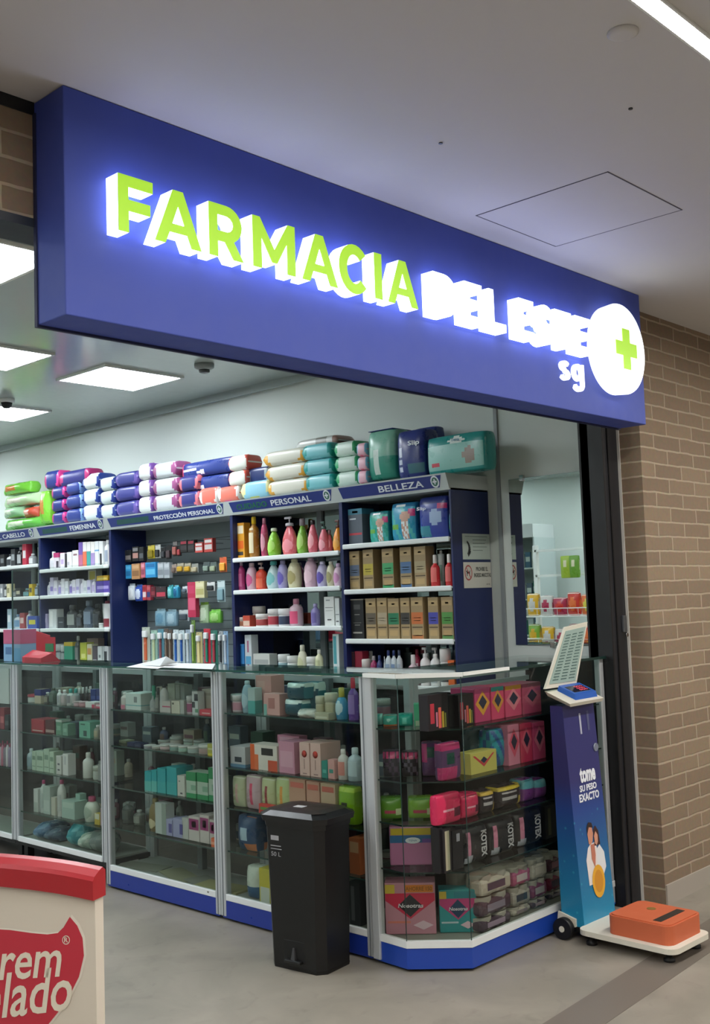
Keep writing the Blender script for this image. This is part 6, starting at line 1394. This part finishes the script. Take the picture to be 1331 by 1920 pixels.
for i in range(16):
    for j in range(3):
        v0 = .12+i*.048; u0 = .14+j*.27; m.hexa([bp(u0,v0,-.003),bp(u0+.18,v0,-.003),bp(u0+.18,v0,-.002),bp(u0,v0,-.002),bp(u0,v0+.018,-.003),bp(u0+.18,v0+.018,-.003),bp(u0+.18,v0+.018,-.002),bp(u0,v0+.018,-.002)], mat('#54706c', .5))
m.build('weight_table', brd)
# wheels and platform
for s_, x in (('l', -.15), ('r', .13)):
    m = MB(); m.rod((x-.014,.075,.042), (x+.014,.075,.042), .042, DARK, 24); wh = m.build('wheel', sc_)
    m = MB(); m.rod((x-.017,.075,.042), (x+.017,.075,.042), .012, CRM, 14); m.build('hub', wh)
m = MB(); m.hexa([(-.132,.03,.05),(-.122,.03,.05),(-.122,.12,.03),(-.132,.12,.03),(-.132,.03,.08),(-.122,.03,.08),(-.122,.11,.1),(-.132,.11,.1)], CRM); m.rod((-.15,.075,.042), (.13,.075,.042), .008, mat('#7c7c7c', .4)); m.box(-.122,.12,-.0,.1,.03,.05,DARK); m.build('axle_bracket', sc_)
def rbox(mb, x0, x1, y0, y1, z0, z1, r_, m, n=5):
    pts = arc(x1-r_, y1-r_, r_, r_, 0, 90, n)+arc(x0+r_, y1-r_, r_, r_, 90, 180, n)+arc(x0+r_, y0+r_, r_, r_, 180, 270, n)+arc(x1-r_, y0+r_, r_, r_, 270, 360, n)
    mb.prism(pts, z0, z1, m)
pf = empty('platform', (0,0,0)); pf.parent = sc_; pf.location = (-.028, 0, 0); pf.rotation_euler = (0,0,-.03)
m = MB(); rbox(m, -.15, .145, -.43, -.005, .040, .060, .04, CRM); m.build('platform_tray', pf)
m = MB(); rbox(m, -.118, .135, -.40, -.125, .060, .13, .035, ORG); rbox(m, -.110, .127, -.392, -.133, .13, .134, .03, ORG); m.build('foot_pad', pf)
m = MB(); m.box(-.085, .10, -.345, -.31, .1335, .1355, mat('#2b2620', .6), .001); m.rod((.045,-.23,.1335), (.045,-.23,.1355), .018, mat('#8c6a34', .4), 18); m.build('pad_inlay', pf)
for x, y in ((-.10,-.38),(.10,-.38),(-.11,-.05),(.11,-.05)): MB().lathe([(.022,0),(.022,.012),(.012,.016),(.012,.040)], DARK, 14, c=(x,y,0)).build('foot', pf)

# ================================================================== THE ICE CREAM FREEZER
FR = Vector((1.312, 2.030)); fa_ = math.radians(-68.3)      # right front corner, yaw of the face
fz = empty('ice_cream_stand', (FR.x, FR.y, 0), fa_); tag(fz, 'cream ice cream stand with curved red top and red logo, at bottom left', 'stand')
FW, FD = .78, .030; BODY = mat('#d9d0c2', .35); RDL = mat('#a81e28', .35)
def ztop(x):      # arched end profile; x from -FW to 0
    t = (x+FW/2)/(FW/2); return .836+.014*(1-abs(t)**4)
n = 24; prof = [(-FW+FW*i/n, ztop(-FW+FW*i/n)) for i in range(n+1)]
def extr(mb, poly, y0, y1, m):
    k = mb.mi(m); a = [mb.bm.verts.new((x, y0, z)) for x, z in poly]; b = [mb.bm.verts.new((x, y1, z)) for x, z in poly]
    mb.bm.faces.new(a).material_index = k; mb.bm.faces.new(b[::-1]).material_index = k
    for i in range(len(poly)): mb.bm.faces.new((a[i], b[i], b[(i+1)%len(poly)], a[(i+1)%len(poly)])).material_index = k
m = MB(); extr(m, [(0,.04),(0,ztop(0)-.01)]+[(x, z-.03) for x, z in prof[::-1]][1:-1]+[(-FW,ztop(0)-.01),(-FW,.04)], 0, FD, BODY); m.build('stand_body', fz)
m = MB(); k = m.mi(RDL); RG = []
for i, (x, z) in enumerate(prof):
    xx = x+(.004 if i == n else (-.004 if i == 0 else 0)); RG.append([m.bm.verts.new((xx, y, z+dz)) for y, dz in ((-.012, -.058), (-.012, -.018), (-.006, -.010), (.012, .0), (FD-.006, .004), (FD+.004, -.004), (FD+.004, -.058))])
for a_, b_ in zip(RG, RG[1:]):
    for j in range(7): m.bm.faces.new((a_[j], b_[j], b_[(j+1) % 7], a_[(j+1) % 7])).material_index = k
m.bm.faces.new(RG[0]).material_index = k; m.bm.faces.new(RG[-1][::-1]).material_index = k
m.build('top_cap', fz)
m = MB()
for x in (-FW+.06, -.06):
    for y in (.03, FD-.02): m.rod((x-.012,y,.022), (x+.012,y,.022), .0215, DARK, 14)
m.build('castors', fz)
# logo: red flame-tailed heart leaf, flat print on the end face
KX, KY = 1/3.025, 1/3.025
def face_pt(px, py, off=.0015):
    """point of the freezer's end face seen at this survey pixel"""
    c, s = math.cos(fa_), math.sin(fa_); nrm = Vector((s, -c, 0)); P0 = Vector((FR.x, FR.y, 0)); d = ray(px, py); t = (P0-CPOS).dot(nrm)/d.dot(nrm); P = CPOS+d*t-P0
    return (P.x*c+P.y*s, -off, P.z)
def cr7(x, y): return x/3.025, y/3.025+1560
LG = [(398,480),(362,540),(330,572),(270,580),(180,572),(60,555),(-60,548),(-200,560),(-300,620),(-350,720),(-340,860),(-280,980),(-180,1080),(-60,1150),(100,1160),(260,1110),(380,960),(450,820),(478,700),(470,600),(440,530)]
def leaf(scale, off, c):
    m = MB(); cx0, cy0 = 90, 820; m.bm.faces.new([m.bm.verts.new(face_pt(*cr7(cx0+(x-cx0)*scale, cy0+(y-cy0)*scale), off)) for x, y in LG]).material_index = m.mi(mat(c, .35)); return m
leaf(1.035, .0008, '#e9e2d6').build('logo_outline', fz); leaf(1.0, .0014, '#c22f42').build('logo_shape', fz)
CT = mat('#e4dccb', .4)
def lett(txt, x0, x1, y0, y1, slope, bold=.03, shear=.18):
    co, fa = text_mesh(txt, bold, shear); bm = bmesh.new(); vs = []
    for a, b, c in co:
        X = x0+(x1-x0)*a; Y = y1-(y1-y0)*b - slope*(X-x0); p = face_pt(*cr7(X, Y), .0022); vs.append(bm.verts.new((p[0], p[1]-.0006*c, p[2])))
    for f in fa:
        try: bm.faces.new([vs[i] for i in f])
        except ValueError: pass
    bmesh.ops.recalc_face_normals(bm, faces=bm.faces); bm_obj('lettering', bm, [CT], fz)
lett('Crem', -150, 352, 625, 850, .06, .012); lett('Helado', -270, 412, 835, 1090, .12, .012)
lett('R', 368, 388, 596, 624, 0, .01, 0)
m = MB(); k = m.mi(CT)
for i in range(20):
    a, b = 2*PI*i/20, 2*PI*(i+1)/20
    m.bm.faces.new([m.bm.verts.new(face_pt(*cr7(378+q*.85*math.cos(t), 611+q*math.sin(t)), .0022)) for q, t in ((21,a),(26,a),(26,b),(21,b))]).material_index = k
m.build('registered_ring', fz)

# ================================================================== LEFT SIDE OF THE SHOP (seen in the mirror)
rk = empty('snack_rack', (.8, 4.1, 0), PI/2); tag(rk, 'white wire snack rack across the shop, seen in the wall mirror', 'rack')
RW = 1.25; m = MB()      # local x runs along shop depth; front faces +X side (towards the mirror)
for x in (-RW, RW): m.box(x-.02, x+.02, 0, .04, 0, 1.80, WHITE, .003)
m.build('rack_posts', rk)
for z in (.92, 1.18):
    m = MB(); m.box(-RW, RW, -.30, .0, z, z+.006, WHITE)
    for q in (.0, .07): m.rod((-RW,-.30,z+q), (RW,-.30,z+q), .004, WHITE)
    for i in range(26): m.rod((-RW+i*.1,-.30,z), (-RW+i*.1,-.30,z+.07), .002, WHITE, 6)
    m.build('basket_shelf', rk)
for z in (1.52, 1.74):
    m = MB(); m.box(-RW, RW, 0, .03, z, z+.02, WHITE); m.build('cross_bar', rk)
snack = ['#d8a82c','#c83a30','#2c5ca8','#c8c4c0','#e0703c','#7ca83c','#a83450','#d4c84c']
sn = ['gold','red','blue','silver','orange','green','wine red','yellow']
for zi, (z, nme) in enumerate(((.928, 'lower'), (1.188, 'upper'))):
    for i in range(18):
        j = (i*5+zi*3) % 8; c, c2 = snack[j], snack[(j+3) % 8]
        o = softpack(.12, .15+.02*((i*7) % 3), .06, [c, c2, '#e8e4dc'], lambda u, v, f: 1 if (u-.5)**2+(v-.5)**2 < .06 else (2 if v > .9 or v < .1 else 0), 'snack_bag', .3, 8)
        place(o, (.8+.24, 4.1-RW+.09+i*.134, z), PI/2+.1*((i % 3)-1), f'{sn[j]} snack bag, {ORD[i]} along the {nme} rack shelf', 'snack bag', f'snack bags on the {nme} rack shelf')
for i, (y, c, cn) in enumerate(((4.98, '#9cb83c', 'lime green'), (4.90, '#6c9c38', 'green'), (4.62, '#3c3c5c', 'navy'), (4.50, '#b83c50', 'red'), (4.40, '#8c4c6c', 'plum'), (3.9, '#d89c3c', 'amber'))):
    o = softpack(.10, .19, .04, [c, '#e0d8b8'], lambda u, v, f: 1 if (u-.5)**2+(v-.6)**2 < .03 else 0, 'snack_bag', .25, 8)
    place(o, (.88, y, 1.50), PI/2, f'{cn} bag hanging from the rack bar seen in the mirror', 'snack bag', 'bags hanging on the rack')
cb = empty('medicine_cabinet', (-1.7, 7.2, 0), PI/2); tag(cb, 'tall grey glass-fronted medicine cabinet across the shop, seen in mirror', 'cabinet')
m = MB(); m.box(-.45,.45,0,.02,0,2.0,mat('#a8b4b4')).box(-.45,-.43,-.4,0,0,2.0,mat('#b4c0c0')).box(.43,.45,-.4,0,0,2.0,mat('#b4c0c0')).box(-.45,.45,-.42,0,2.0,2.15,mat('#c4cccc')); m.build('carcass', cb)
for z in (.5,.9,1.3,1.65): MB().box(-.43,.43,-.38,0,z,z+.012,WHITE).build('shelf', cb)
MB().box(-.43,.43,-.395,-.39,.1,2.0,GLASS).build('glass_door', cb)
for zi, z in enumerate((.912, 1.312, 1.662)):
    for i in range(9):
        c = ('#3c6c8c','#c4ccd0','#2c8c7c','#5c6c84','#d0d4d0')[(i+zi*2) % 5]
        o = carton(.07, .2-.02*(i % 3), .08, c, [(.1,.9,.4,.7,'#e0e4e4')]); place(o, (-1.7+.24, 7.2-.36+i*.088, z+.0), PI/2, f'{("blue","white","teal","slate","pale")[(i+zi*2)%5]} medicine box, {ORD[i]} on {("low","middle","high")[zi]} cabinet shelf', 'box', 'medicine boxes in the mirrored cabinet')
